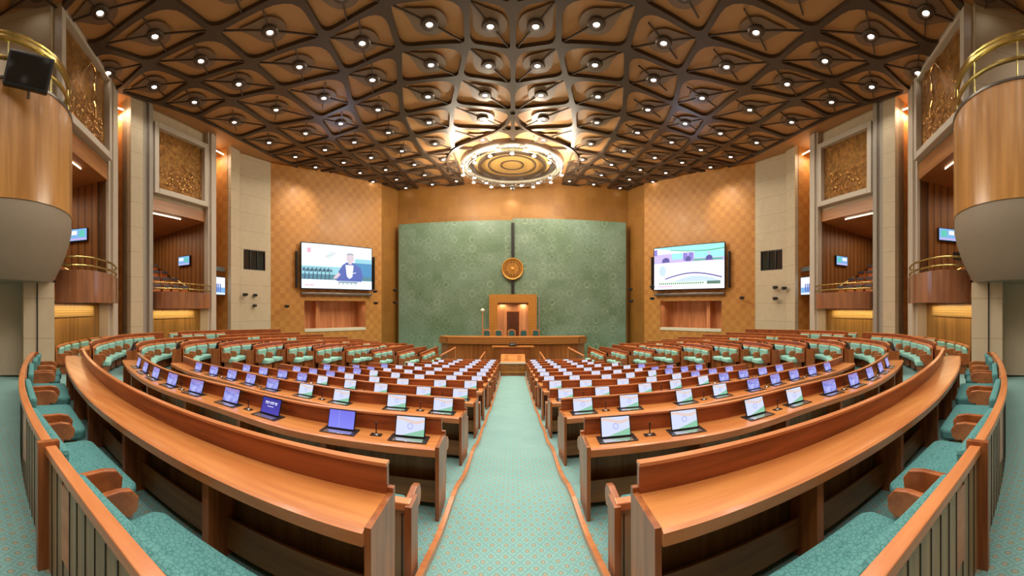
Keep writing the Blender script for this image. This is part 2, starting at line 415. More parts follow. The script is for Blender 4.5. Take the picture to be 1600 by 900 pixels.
# ================================================================ ROWS OF DESKS: plan curves
ROWA = {  # row: (z below the eye of the rail top, [(x, y) pixels of the rail top])
 1: (1.01, [(603,719),(500,700),(400,676),(271,633.5),(190,596),(149.5,567.5),(136,552.5),(132,543.5)]),
 2: (1.24, [(688,650),(596,643),(479,630),(401,612),(340,597.5),(287.5,585.5),(250,572),(229,560),(218.5,551)]),
 3: (1.52, [(725,622),(641,616),(560,610.5),(485,599),(425,590),(395,582.5),(320,567),(290,556.5)]),
 4: (1.79, [(744,607),(670,603.5),(595,598),(520,588.5),(470,581),(410,573),(366,565)]),
 5: (1.98, [(755,594.5),(692,593),(636,591.5),(593,588.5),(548,583),(500,576.5),(440,568)]),
 6: (2.19, [(762,587.5),(709,586),(660,585),(623,582),(585,578),(520,570),(503,567.5)]),
 7: (2.33, [(767,581),(700,580),(640,577.3),(590,573.5),(550,569)]),
 8: (2.44, [(770.5,575.5),(700,574.5),(640,571.6),(580,566)]),
 9: (2.60, [(773,571),(700,570),(650,567.2),(636,566)]),
 10:(2.73, [(776,567.5),(710,566.5),(676,565),(660,564)]),
 11:(2.84, [(777,564.5),(720,563.5),(690,562),(680,561.3)]),
 12:(2.96, [(779,562),(730,561.5),(694,560.5)])}
ROWB = {  # outer sectors: (x, y, rho)
 1: [(144,536,10.3),(148,532,11.3),(166,528.5,12.5),(190,523,13.6),(235,520,15.0),(320,516.5,16.8),(398,514.7,19.3),(440,514,21.0)],
 2: [(216,539,11.0),(220,534.5,12.1),(237,531.5,13.0),(265,528.5,13.9),(320,525,15.3),(398,521,17.8),(470,519,20.9)],
 3: [(285,537.5,12.2),(290,534,13.1),(308,531.5,13.7),(338,529,14.4),(390,526,15.9),(430,524,17.2),(507,522,21.3)],
 4: [(345,537.5,12.8),(351,534.5,13.4),(370,532.5,13.9),(400,530.5,14.8),(440,528.5,16.1),(490,527,18.3),(545,526,22.0)],
 5: [(398,540,13.3),(404,537,13.7),(425,535,14.3),(458,532,15.6),(515,530,18.2),(570,530,21.9)],
 6: [(447,539,14.0),(454,537,14.4),(480,535,15.3),(520,532,17.0),(594,533,22.0)],
 7: [(492,542,14.8),(500,540,15.3),(540,536,17.2),(618,535.5,22.0)],
 8: [(540,543,15.9),(548,541,16.4),(590,538,18.9),(637,536,21.8)],
 9: [(582,547,17.2),(618,542,19.6),(648,538,22.0)],
 10:[(622,550,18.0),(648,544,20.2),(668,541,22.3)],
 11:[(658,552,19.4),(686,541,22.4)]}
def spline(P, step):
    P = [Vector(p) for p in P]; out = []
    for i in range(len(P)-1):
        p0 = P[i-1] if i else P[0]*2-P[1]; p1 = P[i]; p2 = P[i+1]; p3 = P[i+2] if i+2 < len(P) else P[i+1]*2-P[i]
        n = max(2, int((p2-p1).length/.08))
        for k in range(n):
            t = k/n; out.append(.5*((2*p1)+(p2-p0)*t+(2*p0-5*p1+4*p2-p3)*t*t+(3*p1-p0-3*p2+p3)*t**3))
    out.append(P[-1])
    s = [0]
    for i in range(1, len(out)): s.append(s[-1]+(out[i]-out[i-1]).length)
    L = s[-1]; m = max(2, int(round(L/step))); res = []; j = 0
    for k in range(m+1):
        q = L*k/m
        while j < len(s)-2 and s[j+1] < q: j += 1
        t = (q-s[j])/max(1e-9, s[j+1]-s[j]); res.append(out[j].lerp(out[j+1], t))
    return res
def smooth_pts(P, it=2):
    for _ in range(it): P = [P[0]] + [(P[i-1]+P[i]*2+P[i+1])/4 for i in range(1, len(P)-1)] + [P[-1]]
    return P
def outward(P):
    """unit plan normals towards the seats: rows start at the aisle and wrap forward"""
    R = []
    for i, p in enumerate(P):
        a = P[max(0, i-1)]; b = P[min(len(P)-1, i+1)]; t = (b-a); t.z = 0; t.normalize()
        R.append(Vector((t.y, -t.x, 0)) * -1)
    return R
CURVES = {}      # (block, row) -> list of (rail foot on the floor, outward)
for k, (zb, px) in ROWA.items():
    P = []
    for i, (x, y) in enumerate(px):
        rho = F*zb/(y-HZ); p = at(x, y, rho); P.append(Vector((p.x, p.y, EYE-zb-.95)))
    P[0] = Vector((-.80, P[0].y, P[0].z))
    P = smooth_pts(spline(P, .25), 3); O = outward(P)
    CURVES[('A', k)] = list(zip(P, O))
for k, px in ROWB.items():
    P = [at(x, y, r) for x, y, r in px]; P = [Vector((p.x, p.y, p.z-.95)) for p in P]
    P = smooth_pts(spline(P, .25), 6); O = outward(P)
    CURVES[('B', k)] = list(zip(P, O))
# check orientation of the outward normals: seats lie towards the camera / side wall
for key, cv in CURVES.items():
    p, o = cv[len(cv)//2]
    ref = Vector((p.x, p.y-18, 0)) - Vector((0, 0, 0))
    if key[0] == 'A' and o.y > 0 or key[0] == 'B' and o.x > 0:
        CURVES[key] = [(p, -o) for p, o in cv]

# ================================================================ FLOOR from the rows' own heights
def build_floor():
    pts = []
    for (b, k), cv in CURVES.items():
        for i in range(0, len(cv), 2):
            p, o = cv[i]
            for q in (0.0, -.5 if b == 'A' else 0.0, .6, 1.1):
                pts.append((p.x+o.x*q, p.y+o.y*q, p.z))
    for y in np.arange(-6, 1.2, .8):
        for x in np.arange(-15, .1, 1.0): pts.append((x, y, 0))
    for x in np.arange(-5, .1, .8):
        for y in (21.2, 22, 23, 24, 25, 26, 27): pts.append((x, y, -1.98))
    for y in np.arange(0, 8, 1.0): pts.append((-14, y, 0))
    pts = np.array(pts); pts = np.vstack([pts, pts*np.array([-1, 1, 1])])
    xs = np.arange(-15.5, 15.51, .25); ys = np.arange(-6.5, 28.01, .25)
    X, Y = np.meshgrid(xs, ys); G = np.stack([X.ravel(), Y.ravel()], 1); Z = np.zeros(len(G))
    for i in range(0, len(G), 2000):
        d = ((G[i:i+2000, None, :]-pts[None, :, :2])**2).sum(2); wt = 1/(d+.03)**2
        Z[i:i+2000] = (wt*pts[None, :, 2]).sum(1)/wt.sum(1)
    Z = Z.reshape(X.shape)
    for _ in range(3):
        P_ = np.pad(Z, 1, mode='edge'); Z = (P_[:-2, 1:-1]+P_[2:, 1:-1]+P_[1:-1, :-2]+P_[1:-1, 2:]+2*Z)/6
    return xs, ys, Z
FX, FY, FZ = build_floor()
def floor_z(x, y):
    i = min(max((x-FX[0])/.25, 0), len(FX)-1.001); j = min(max((y-FY[0])/.25, 0), len(FY)-1.001)
    a = int(i); b = int(j); u = i-a; v = j-b
    return float(FZ[b,a]*(1-u)*(1-v)+FZ[b,a+1]*u*(1-v)+FZ[b+1,a]*(1-u)*v+FZ[b+1,a+1]*u*v)
def add_floor():
    nx, ny = len(FX), len(FY)
    vs_ = [(float(FX[i]), float(FY[j]), float(FZ[j, i])) for j in range(ny) for i in range(nx)]
    fs = [(j*nx+i, j*nx+i+1, (j+1)*nx+i+1, (j+1)*nx+i) for j in range(ny-1) for i in range(nx-1)]
    m = MB(); m.raw(vs_, fs); S(m.build('floor', carpet, smooth=True, fix=False))
add_floor()

# ================================================================ ROOM SHELL
# left wall plan points, every one read against the flat ceiling
W_F  = (0.0, 26.9); W_C = (-8.9, 26.75); W_E = (-9.6, 25.0)
W_G0 = (-14.35, 17.9); W_G1 = (-14.95, 15.3)
W_B2 = (-14.6, 13.0); W_B1 = (-13.95, 6.9); W_A = (-10.5, 3.05); W_R = (-12.6, -.6); W_RR = (-13.5, -6.2)
FLOOR_LOW = -2.6
ceil = MB().box((-16, -7, ZC), (16, 28.5, ZC+.2)); S(ceil.build('ceiling', ceil_m))
S(MB().box((-15.5, -6.7, -.5), (15.5, -6.4, ZC)).build('wall_back', wall_wood))

def two(fn):
    for sx in (-1, 1): fn(sx)
def P2(p, sx): return (p[0]*-sx, p[1])     # left point -> this side (sx=-1 keeps it)
N = {'wall': 0, 'trim': 0}
def nm_trim(): N['trim'] += 1; return 'trim_%d' % N['trim']

class Bay:
    """frame along a wall: u metres from P0 to P1, d metres into the room (negative: behind the wall)"""
    def __init__(s, P0, P1):
        s.P0 = Vector((P0[0], P0[1])); e = Vector((P1[0]-P0[0], P1[1]-P0[1])); s.L = e.length; s.e = e.normalized()
        n = Vector((s.e.y, -s.e.x)); c = Vector((0, 8)) - s.P0
        s.n = n if n.dot(c) > 0 else -n
    def p(s, u, d, z): q = s.P0 + s.e*u + s.n*d; return Vector((q.x, q.y, z))
    def box(s, m, u0, u1, d0, d1, z0, z1, mi=0):
        v = [s.p(u, d, z) for z in (z0, z1) for (u, d) in ((u0,d0),(u1,d0),(u1,d1),(u0,d1))]
        m.raw(v, [(3,2,1,0),(4,5,6,7),(0,1,5,4),(1,2,6,5),(2,3,7,6),(3,0,4,7)], mi)
        # metric uv for the four sides
        base = len(m.f)-6
        for fi, (a, b) in zip(range(base+2, base+6), (((u0),(u1)),((d0),(d1)),((u1),(u0)),((d1),(d0)))):
            m.uv[fi] = [(a,z0),(b,z0),(b,z1),(a,z1)]
        return m
    def ang(s): return math.atan2(s.e.y, s.e.x)
def bay(sx, x0, x1, A, B):
    q0, r0, _ = hit(x0, A, B); q1, r1, _ = hit(x1, A, B)
    b = Bay((q0.x, q0.y), (q1.x, q1.y)); b.r0, b.r1 = r0, r1; return b

# --- front: veneer above, green tiled screen wall, side facets
S(MB().wall((-8.9, 26.75), (8.9, 26.75), FLOOR_LOW, ZC).build('wall_front', goldwall, fix=False))
GZ = EYE + 6.4
gm = MB(); gm.box((-8.62, 26.05, FLOOR_LOW), (8.5, 26.3, GZ))
for i, (a, b) in enumerate([((-8.62), (8.5))]): gm.uv[2] = [(a, FLOOR_LOW), (b, FLOOR_LOW), (b, GZ), (a, GZ)]
gm2 = MB(); gm2.box((-8.62, 26.12, FLOOR_LOW), (0, 26.3, GZ-.06)); gm2.uv[2] = [(-8.62, FLOOR_LOW), (0, FLOOR_LOW), (0, GZ-.06), (-8.62, GZ-.06)]
gm3 = MB(); gm3.box((0, 26.05, FLOOR_LOW), (8.5, 26.3, GZ+.06)); gm3.uv[2] = [(0.13, FLOOR_LOW), (8.63, FLOOR_LOW), (8.63, GZ+.06), (0.13, GZ+.06)]
gm2.f += [tuple(i+8 for i in f) for f in gm3.f]; gm2.v += gm3.v; gm2.mi += gm3.mi; gm2.uv[8] = gm3.uv[2]
S(gm2.build('wall_green', green, fix=False))

def facet(sx):
    side = SIDE[sx]; mir = (sx == 1)
    S(MB().wall(W_C, W_E, FLOOR_LOW, ZC).build('wall_corner_'+side, goldwall, mirror=mir, fix=False))
    B = Bay(W_E, W_G0)
    # recessed alcove under the big screen
    u0 = hit(573, W_E, W_G0)[2]; u1 = hit(477, W_E, W_G0)[2]; rm = hit(525, W_E, W_G0)[1]
    z0, z1 = zat(517, rm), zat(470, rm)
    m = MB()
    def piece(a, b, c, d):
        m.face([B.p(a,0,c),B.p(b,0,c),B.p(b,0,d),B.p(a,0,d)], 0, [(a,c),(b,c),(b,d),(a,d)])
    piece(0, u0, FLOOR_LOW, ZC); piece(u1, B.L, FLOOR_LOW, ZC); piece(u0, u1, FLOOR_LOW, z0); piece(u0, u1, z1, ZC)
    S(m.build('wall_facet_'+side, checker, mirror=mir, fix=False))
    m = MB(); D = -1.3
    m.face([B.p(u0,D,z0),B.p(u1,D,z0),B.p(u1,D,z1),B.p(u0,D,z1)])
    for u in (u0, u1): m.face([B.p(u,0,z0),B.p(u,D,z0),B.p(u,D,z1),B.p(u,0,z1)])
    for z in (z0, z1): m.face([B.p(u0,0,z),B.p(u1,0,z),B.p(u1,D,z),B.p(u0,D,z)])
    S(m.build('wall_alcove_'+side, niche_wood, mirror=mir, fix=False))
    m = MB()
    uc = u0+(u1-u0)*.72; B.box(m, uc-.12, uc+.14, D+.02, D+.5, z0+.01, z1-.01)
    o = m.build('alcove_pier', niche_wood, mirror=mir); tag(o, 'wooden pier standing inside the lit alcove of the %s front wall' % side, 'pier')
    m = MB(); B.box(m, u0+.02, u1-.02, -.5, .05, z0+.12, z0+.18); B.box(m, u0+.02, u1-.02, -.02, .04, z0, z0+.12)
    o = m.build('alcove_shelf', ivory, mirror=mir); tag(o, 'pale shelf along the sill of the %s wall alcove' % side, 'shelf')
    for i, t in enumerate((.08, .3, .5, .7, .92)):
        p = B.p(u0+(u1-u0)*t, -.3, z1-.02); p.x = p.x if sx < 0 else -p.x
        spot_light('alcove_downlight', p, (0, 0, -1), 14, (1, .78, .52), 2.2, .8, .05)
    # large screen with its picture
    us0 = hit(578.5, W_E, W_G0)[2]; us1 = hit(470, W_E, W_G0)[2]; rs = hit(524, W_E, W_G0)[1]
    zs0, zs1 = zat(451.5, rs), zat(384.5, rs)
    c = B.p((us0+us1)/2, .3, (zs0+zs1)/2); c.x = c.x if sx < 0 else -c.x
    root = thing('wall_screen', c, ('large lit wall screen showing a speaker in a blue suit' if sx < 0 else 'large lit wall screen showing a white curved debate studio'), 'screen', None)
    b = MB(); B.box(b, us0-.06, us1+.06, .18, .30, zs0-.06, zs1+.06); b.build('screen_frame', black_plastic, root, mirror=mir)
    b = MB(); B.box(b, (us0+us1)/2-.8, (us0+us1)/2+.8, 0, .19, zs0+.6, zs1-.6); b.build('bracket', grey_metal, root, mirror=mir)
    pic = MB(); W, H = us1-us0, zs1-zs0
    # picture coordinates: s from the viewer's left (0..1), t from the bottom
    def q(s, t, l=0):
        u = us1-(us1-us0)*s if sx < 0 else us0+(us1-us0)*s
        return B.p(u, .305+.003*l, zs0+H*t)
    def poly(pts, mi, l): pic.face([q(a, b_, l) for a, b_ in pts], mi)
    def rect(a, b_, c_, d, mi, l): poly([(a,b_),(c_,b_),(c_,d),(a,d)], mi, l)
    if sx < 0:
        mats = [lit('picture_pale', 226,240,252,1.0), lit('picture_aqua', 150,208,222,.9), lit('picture_teal', 96,150,170,.7), lit('picture_palm', 66,100,128,.6),
                lit('picture_desk', 220,236,250,1.1), lit('picture_suit', 92,112,190,.75), lit('picture_face', 214,196,206,.9), lit('picture_hair', 168,172,186,.8),
                lit('picture_shirt', 240,244,255,1.0), lit('picture_red', 240,170,190,.9), lit('picture_blue', 80,150,200,.8), lit('picture_line', 120,150,160,.8)]
        rect(0,0,1,1,0,0); rect(0,.22,1,.5,1,1); rect(0,.2,1,.32,2,2); rect(.6,.3,1,.62,10,2); rect(.74,.62,1,.72,1,2)
        for i in range(7):
            a = .03+i*.055; poly([(a,.2),(a+.015,.2),(a+.02,.42),(a+.01,.42)],3,3)
            for k in range(7):
                an = PI*(k/6)*1.1-.15; poly([(a+.012,.40),(a+.012+.045*math.cos(an),.40+.09*math.sin(an)-.02),(a+.02+.03*math.cos(an),.42+.06*math.sin(an))],3,3)
        rect(0,0,1,.19,4,3); rect(.04,.06,.09,.085,9,4); rect(.1,.06,.16,.085,9,4); rect(.07,.8,.12,.9,9,3)
        for i in range(4): rect(.31+.02*i,.71+.035*i,.40+.02*i,.72+.035*i,11,3)
        poly([(.47,.18),(.84,.18),(.86,.3),(.83,.5),(.76,.58),(.70,.62),(.62,.62),(.56,.56),(.5,.4)],5,4)
        poly([(.60,.56),(.72,.56),(.70,.28),(.655,.24),(.62,.3)],8,5)
        poly([(.615+.055*1.05*math.cos(2*PI*k/16)+.055, .72+.115*math.sin(2*PI*k/16)) for k in range(16)],6,6)
        poly([(.612,.78),(.625,.83),(.67,.845),(.715,.83),(.73,.77),(.715,.80),(.67,.805),(.628,.79)],7,7)
        rect(.645,.58,.695,.64,6,5)
        poly([(.42,.22),(.48,.24),(.53,.33),(.5,.38),(.45,.3)],6,6); poly([(.71,.365),(.755,.38),(.755,.395),(.71,.38)],8,6)
        rect(.5,.14,.78,.17,11,5)
        for a in (.50,.56,.62,.68,.74): rect(a,.10,a+.012,.14,11,5)
    else:
        mats = [lit('studio_white', 240,240,255,1.15), lit('studio_lilac', 196,180,240,.95), lit('studio_aqua', 150,230,230,.95), lit('studio_green', 90,190,150,.8),
                lit('studio_violet', 140,130,220,.8), lit('studio_dark', 96,90,170,.7), lit('studio_blue', 190,210,245,1.0), lit('ticker_green', 92,130,110,.8), lit('ticker_pink', 240,190,225,1.0), lit('ticker_pale', 215,240,215,1.0)]
        rect(0,0,1,1,0,0); rect(0,.62,1,.84,1,1); rect(.27,.70,.43,.84,2,2); rect(.6,.70,1,.86,2,2); rect(.58,.64,.98,.68,3,3)
        poly([(0,1),(1,1),(1,.9),(.7,.86),(.4,.88),(0,1)],2,3); poly([(.25,.93),(.5,.885),(.75,.87),(1,.9),(1,.87),(.75,.845),(.5,.86),(.25,.91)],3,4)
        rect(0,.82,.05,.96,4,3); rect(.44,.66,.58,.84,4,2)
        for a, s_ in ((.18,.06),(.51,.04),(.80,.05)):
            poly([(a-s_,.64),(a+s_,.64),(a+s_*.8,.73),(a,.76),(a-s_*.8,.72)],5,5)
            poly([(a+s_*.3*math.cos(2*PI*k/10),.80+s_*.8*math.sin(2*PI*k/10)) for k in range(10)],1,5)
        poly([(.13+.055*math.cos(2*PI*k/14),.44+.13*math.sin(2*PI*k/14)) for k in range(14)],6,3)
        arc = [(.17+.8*k/14,.26+.12*math.sin(PI*k/14)) for k in range(15)]
        for k in range(14): poly([arc[k],arc[k+1],(arc[k+1][0],arc[k+1][1]-.03),(arc[k][0],arc[k][1]-.03)],5,3)
        arc = [(.3+.66*k/14,.18+.12*math.sin(PI*k/14)) for k in range(15)]
        poly([(.3,.16),(.96,.16)]+arc[::-1],6,2)
        rect(.06,.10,.76,.17,9,5); rect(.77,.10,.95,.17,7,5); rect(.06,.05,.28,.09,8,5)
        for k in range(22): rect(.08+k*.03,.115,.08+k*.03+.016,.15,7,6)
    pic.build('screen_picture', mats, root, mirror=mir, fix=False)
    for nm_, a in (('left', us1+.28), ('right', us0-.28)):
        m = MB(); B.box(m, a-.06, a+.06, 0, .25, zs0+.02, zs1-.55)
        o = m.build('column_speaker', black_plastic, mirror=mir, bevel=.02)
        inner = (nm_ == 'right')
        tag(o, 'slim black column loudspeaker on the %s side of the %s large screen' % ('centre' if inner else 'outer', side), 'loudspeaker', 'column loudspeakers beside the large screens')
    m = MB(); B.box(m, us0-.1, us1-.05, 0, .22, zs0-.42, zs0-.28)
    tag(m.build('sound_bar', grey_metal, mirror=mir, bevel=.02), 'long grey sound bar below the %s large screen' % side, 'loudspeaker')
    # added spot lamp standing in for the screen's cool spill on the ceiling
    p = B.p((us0+us1)/2, .6, zs1); tgt = Vector((-8.6, 15.5, ZC)); p.x *= -sx; tgt.x *= -sx
    spot_light('screen_glow', p, tgt-p, 260, (.45, .66, 1), .42, .9, .3)
    # wall washer
    p = B.p(B.L*.68, 3.2, ZC-.45); tgt = B.p(B.L*.78, 0, zat(335, 24)); p.x *= -sx; tgt.x *= -sx
    spot_light('wall_spotlight', p, tgt-p, 420, (1, .84, .62), .95, .9, .1)
    return B
for sx in (-1, 1): facet(sx)

# --- plain stone wall with a control-room window
def stone_wall(sx):
    side = SIDE[sx]; mir = (sx == 1)
    B = Bay(W_G0, W_G1); u0 = hit(416, W_G0, W_G1)[2]; u1 = hit(382, W_G0, W_G1)[2]; rm = hit(399, W_G0, W_G1)[1]
    z0, z1 = zat(422, rm), zat(391, rm)
    m = MB()
    def piece(a, b, c, d): m.face([B.p(a,0,c),B.p(b,0,c),B.p(b,0,d),B.p(a,0,d)], 0, [(a,c),(b,c),(b,d),(a,d)])
    piece(0, u0, FLOOR_LOW, ZC); piece(u1, B.L, FLOOR_LOW, ZC); piece(u0, u1, FLOOR_LOW, z0); piece(u0, u1, z1, ZC)
    S(m.build('wall_stone_'+side, stone, mirror=mir, fix=False))
    m = MB(); m.face([B.p(u0,-.6,z0),B.p(u1,-.6,z0),B.p(u1,-.6,z1),B.p(u0,-.6,z1)])
    for u in (u0, u1): m.face([B.p(u,0,z0),B.p(u,-.6,z0),B.p(u,-.6,z1),B.p(u,0,z1)])
    for z in (z0, z1): m.face([B.p(u0,0,z),B.p(u1,0,z),B.p(u1,-.6,z),B.p(u0,-.6,z)])
    win = S(m.build('window_%d' % (1 if sx < 0 else 2), dark_wood, mirror=mir, fix=False))
    g = MB(); B.box(g, u0, u1, -.12, -.10, z0, z1); g.build('window_pane', glass_dark, win, mirror=mir)
    g = MB()
    for t in (0, .33, .66, .97): B.box(g, u0+(u1-u0)*t, u0+(u1-u0)*t+.05, -.1, -.04, z0, z1)
    for z in (z0, z1-.05): B.box(g, u0, u1, -.1, -.04, z, z+.05)
    g.build('window_frame', black_plastic, win, mirror=mir)
two(stone_wall)

# --- pilasters, lit niches
def pilaster(sx, xa, xb, A, B_, depth=.35, mat=None, nose=None, zb=None):
    """stone pier between picture columns xa and xb, flush front 'depth' into the room"""
    b = bay(sx, xa, xb, A, B_); m = MB(); b.box(m, 0, b.L, -.4, depth, FLOOR_LOW+1.4, ZC)
    if nose: b.box(m, b.L*nose[0], b.L*nose[1], depth, depth+.12, FLOOR_LOW+1.4, ZC)
    o = m.build(nm_trim(), mat or stone, mirror=(sx == 1)); return S(o)
def niche(sx, xa, xb, A, B_, y_l0, y_l1):
    side = SIDE[sx]; mir = (sx == 1); b = bay(sx, xa, xb, A, B_); D = -1.1; m = MB()
    m.face([b.p(0,D,FLOOR_LOW),b.p(b.L,D,FLOOR_LOW),b.p(b.L,D,ZC),b.p(0,D,ZC)], 0, [(0,0),(b.L,0),(b.L,14),(0,14)])
    for u in (0, b.L): m.face([b.p(u,0,FLOOR_LOW),b.p(u,D,FLOOR_LOW),b.p(u,D,ZC),b.p(u,0,ZC)], 0, [(0,0),(1.1,0),(1.1,14),(0,14)])
    S(m.build('wall_niche_'+side+('_rear' if xa < 250 else '_front'), checker, mirror=mir, fix=False))
    l = MB(); b.box(l, .02, b.L-.02, -.32, -.26, ZC-.42, ZC-.39)
    o = l.build('niche_light_strip', strip_m, mirror=mir); tag(o, 'thin warm light strip at the top of the %s %s niche' % (side, 'rear' if xa < 250 else 'front'), 'light')
    p = b.p(b.L/2, -.5, ZC-.45); p.x *= -sx
    area_light('niche_light', p, (0, 0, -1), .9, .3, 30, (1, .86, .68))
    return b
def side_walls(sx):
    side = SIDE[sx]; mir = (sx == 1)
    L2 = (W_G1, W_B2); L3 = (W_B2, W_B1); L4 = (W_B1, W_A)
    # front to back along the wall
    pilaster(sx, 371, 357, *L2, depth=.25)
    niche(sx, 357, 333, (-14.78, 14.3), W_B2, 227, 238)
    pilaster(sx, 333, 320.5, *L3, depth=.3, mat=stone_trim, nose=(.35, .8))
    pilaster(sx, 234.5, 219, *L3, depth=.3, mat=stone_grey, nose=(.2, .55))
    pilaster(sx, 219, 200, *L3, depth=.3)
    niche(sx, 200, 182, W_B2, W_B1, 137, 155)
    pilaster(sx, 182, 167, *L4, depth=.12, mat=stone_trim, nose=(.3, .8))
    S(MB().wall(W_A, W_R, FLOOR_LOW+2, ZC).wall(W_R, W_RR, FLOOR_LOW+2, ZC).build('wall_rear_'+side, stone, mirror=mir, fix=False))
two(side_walls)

def gallery(sx, which):
    side = SIDE[sx]; mir = (sx == 1)
    if which == 'front':
        b = bay(sx, 234.5, 320.5, W_B2, W_B1); name = 'front'
        rel = (245, 315, 190, 297); z_rel_top = EYE+8.35; z_rel_bot = EYE+5.55; z_open_t = EYE+4.55; z_fas_t = EYE+5.1
    else:
        b = bay(sx, 81, 167, W_B1, W_A); name = 'rear'
        z_rel_top = EYE+9.05; z_rel_bot = EYE+6.2; z_open_t = EYE+5.2; z_fas_t = EYE+5.85
    # u runs from the rear (camera side) to the front
    if which == 'front': z_par0, z_par1 = EYE-.02, EYE+.72
    else: z_par0, z_par1 = EYE+.2, EYE+1.15
    L = b.L; D = -6.5
    m = MB()
    m.face([b.p(0,0,z_fas_t),b.p(L,0,z_fas_t),b.p(L,0,ZC),b.p(0,0,ZC)], 0, [(0,0),(L,0),(L,4),(0,4)])
    S(m.build('wall_upper_%s_%s' % (side, name), stone, mirror=mir, fix=False))
    m = MB(); b.box(m, 0, L, -.35, .06, z_open_t, z_fas_t); S(m.build(nm_trim(), fascia_wood, mirror=mir))
    # lower wall with carved frieze
    m = MB(); zf = z_par0-.05
    m.face([b.p(0,-.3,FLOOR_LOW),b.p(L,-.3,FLOOR_LOW),b.p(L,-.3,zf),b.p(0,-.3,zf)], 0, [(0,0),(L,0),(L,4),(0,4)])
    S(m.build('wall_lower_%s_%s' % (side, name), olive_wood, mirror=mir, fix=False))
    m = MB(); m.face([b.p(0,-.27,zf-.48),b.p(L*.86,-.27,zf-.48),b.p(L*.86,-.27,zf-.12),b.p(0,-.27,zf-.12)], 0, [(0,0),(L*.86,0),(L*.86,.5),(0,.5)])
    S(m.build(nm_trim(), frieze_m, mirror=mir, fix=False))
    p = b.p(L*.45, -.02, zf-.05); p.x *= -sx
    area_light('frieze_light', p, (0, 0, -1), L*.8, .12, 22, (1, .78, .45)).rotation_euler = (0, 0, b.ang() if sx < 0 else PI-b.ang())
    # recess shell
    m = MB(); zt0, zt1 = z_open_t, z_open_t-.5
    m.face([b.p(0,D,z_par0),b.p(L,D,z_par0),b.p(L,D,zt1),b.p(0,D,zt1)], 0, [(0,0),(L,0),(L,5),(0,5)])
    for u in (0, L): m.face([b.p(u,0,z_par0),b.p(u,D,z_par0),b.p(u,D,zt1),b.p(u,0,zt0)], 0, [(0,0),(-D,0),(-D,5),(0,5)])
    S(m.build('wall_gallery_%s_%s' % (side, name), ribbed, mirror=mir, fix=False))
    m = MB(); m.face([b.p(0,0,zt0),b.p(L,0,zt0),b.p(L,D,zt1),b.p(0,D,zt1)]); S(m.build('ceiling_gallery_%s_%s' % (side, name), fascia_wood, mirror=mir, fix=False))
    # stepped floor
    m = MB(); steps = 6; run = .85
    for i in range(steps): b.box(m, 0, L, -.15-run*(i+1), -.15-run*i, z_par0, z_par0+.3+.45*(i))
    b.box(m, 0, L, -.15, 0, z_par0, z_par0+.12)
    S(m.build('floor_gallery_%s_%s' % (side, name), wall_wood, mirror=mir))
    # parapet
    front = which == 'front'
    uu = [(.28, 0.0), (.28, .6), (.7, .98), (L*.5, 1.05), (L*.62, 1.0), (L+.28, .42), (L+.28, 0.0)]
    if front: uu = [(0.06, 0), (.0, .55), (.35, .85), (L*.55, .85), (L*.7, .8), (L+.2, .42), (L+.2, .1)]
    path = [Vector((u, d, 0)) for u, d in uu]; path = [path[0]] + smooth_pts(spline(path, .25), 3) + [path[-1]]
    def off(path, w_):
        out = []
        for i, p in enumerate(path):
            a = path[max(0, i-1)]; c = path[min(len(path)-1, i+1)]; t = (c-a)
            if t.length < 1e-6: t = Vector((0, 1, 0))
            t.normalize(); out.append(p + Vector((-t.y, t.x, 0))*-w_)
        return out
    inn = off(path, .1) ; m = MB(); n = len(path)
    vs_ = []
    for pth in (path, inn):
        for z in (z_par0-.05, z_par1): vs_ += [b.p(q.x, q.y, z) for q in pth]
    fs = []
    for i in range(n-1):
        fs += [(i, i+1, n+i+1, n+i), (2*n+i, 3*n+i, 3*n+i+1, 2*n+i+1), (n+i, n+i+1, 3*n+i+1, 3*n+i), (i, 2*n+i, 2*n+i+1, i+1)]
    fs += [(0, n, 3*n, 2*n), (n-1, 3*n-1, 4*n-1, 2*n-1)]
    m.raw(vs_, fs)
    c = b.p(L/2, .5, z_par0); c.x *= -sx
    root = thing('balcony', c, 'curved brown wooden balcony front with brass rails, %s %s gallery' % (side, name), 'balcony')
    m.build('parapet', parapet_wood, root, mirror=mir)
    m = MB(); k = len(path); und = [b.p(q.x, q.y, z_par0-.03) for q in path]
    m.face(und+[b.p(L, -.3, z_par0-.03), b.p(0, -.3, z_par0-.03)]); m.build('soffit', fascia_wood, root, mirror=mir, fix=False)
    for h in (.14, .40):
        m = MB(); m.tube([b.p(q.x, q.y-.05, z_par1+h) for q in path], .035, 8); m.build('rail', brass, root, smooth=True, mirror=mir)
    for i in range(2, n-1, max(2, n//7)):
        q = path[i]; m = MB(); m.tube([b.p(q.x, q.y-.05, z_par1-.02), b.p(q.x, q.y-.05, z_par1+.40)], .016, 6); m.build('rail_post', brass, root, smooth=True, mirror=mir)
    m = MB(); m.tube([b.p(L-.08, -1.2, z_par0+1.15), b.p(L-.08, -5.0, z_par0+3.0)], .03, 6)
    for q_ in (-1.2, -3.1, -5.0): m.tube([b.p(L-.08, q_, z_par0+1.15+(-q_-1.2)*.487), b.p(L+.02, q_, z_par0+1.08+(-q_-1.2)*.487)], .015, 6)
    m.build('stair_handrail', brass, smooth=True, mirror=mir); tag(bpy.context.scene.collection.objects[-1] if False else [o for o in C.objects if o.name.startswith('stair_handrail')][-1], 'sloping brass handrail on the end wall of the %s %s gallery' % (side, name), 'handrail')
    # gallery seats
    proto = GSEAT; cnt = 0; nrow = 5; ua_ = .04 if front else .30; ncol = int(L*(.90-ua_)/.62)
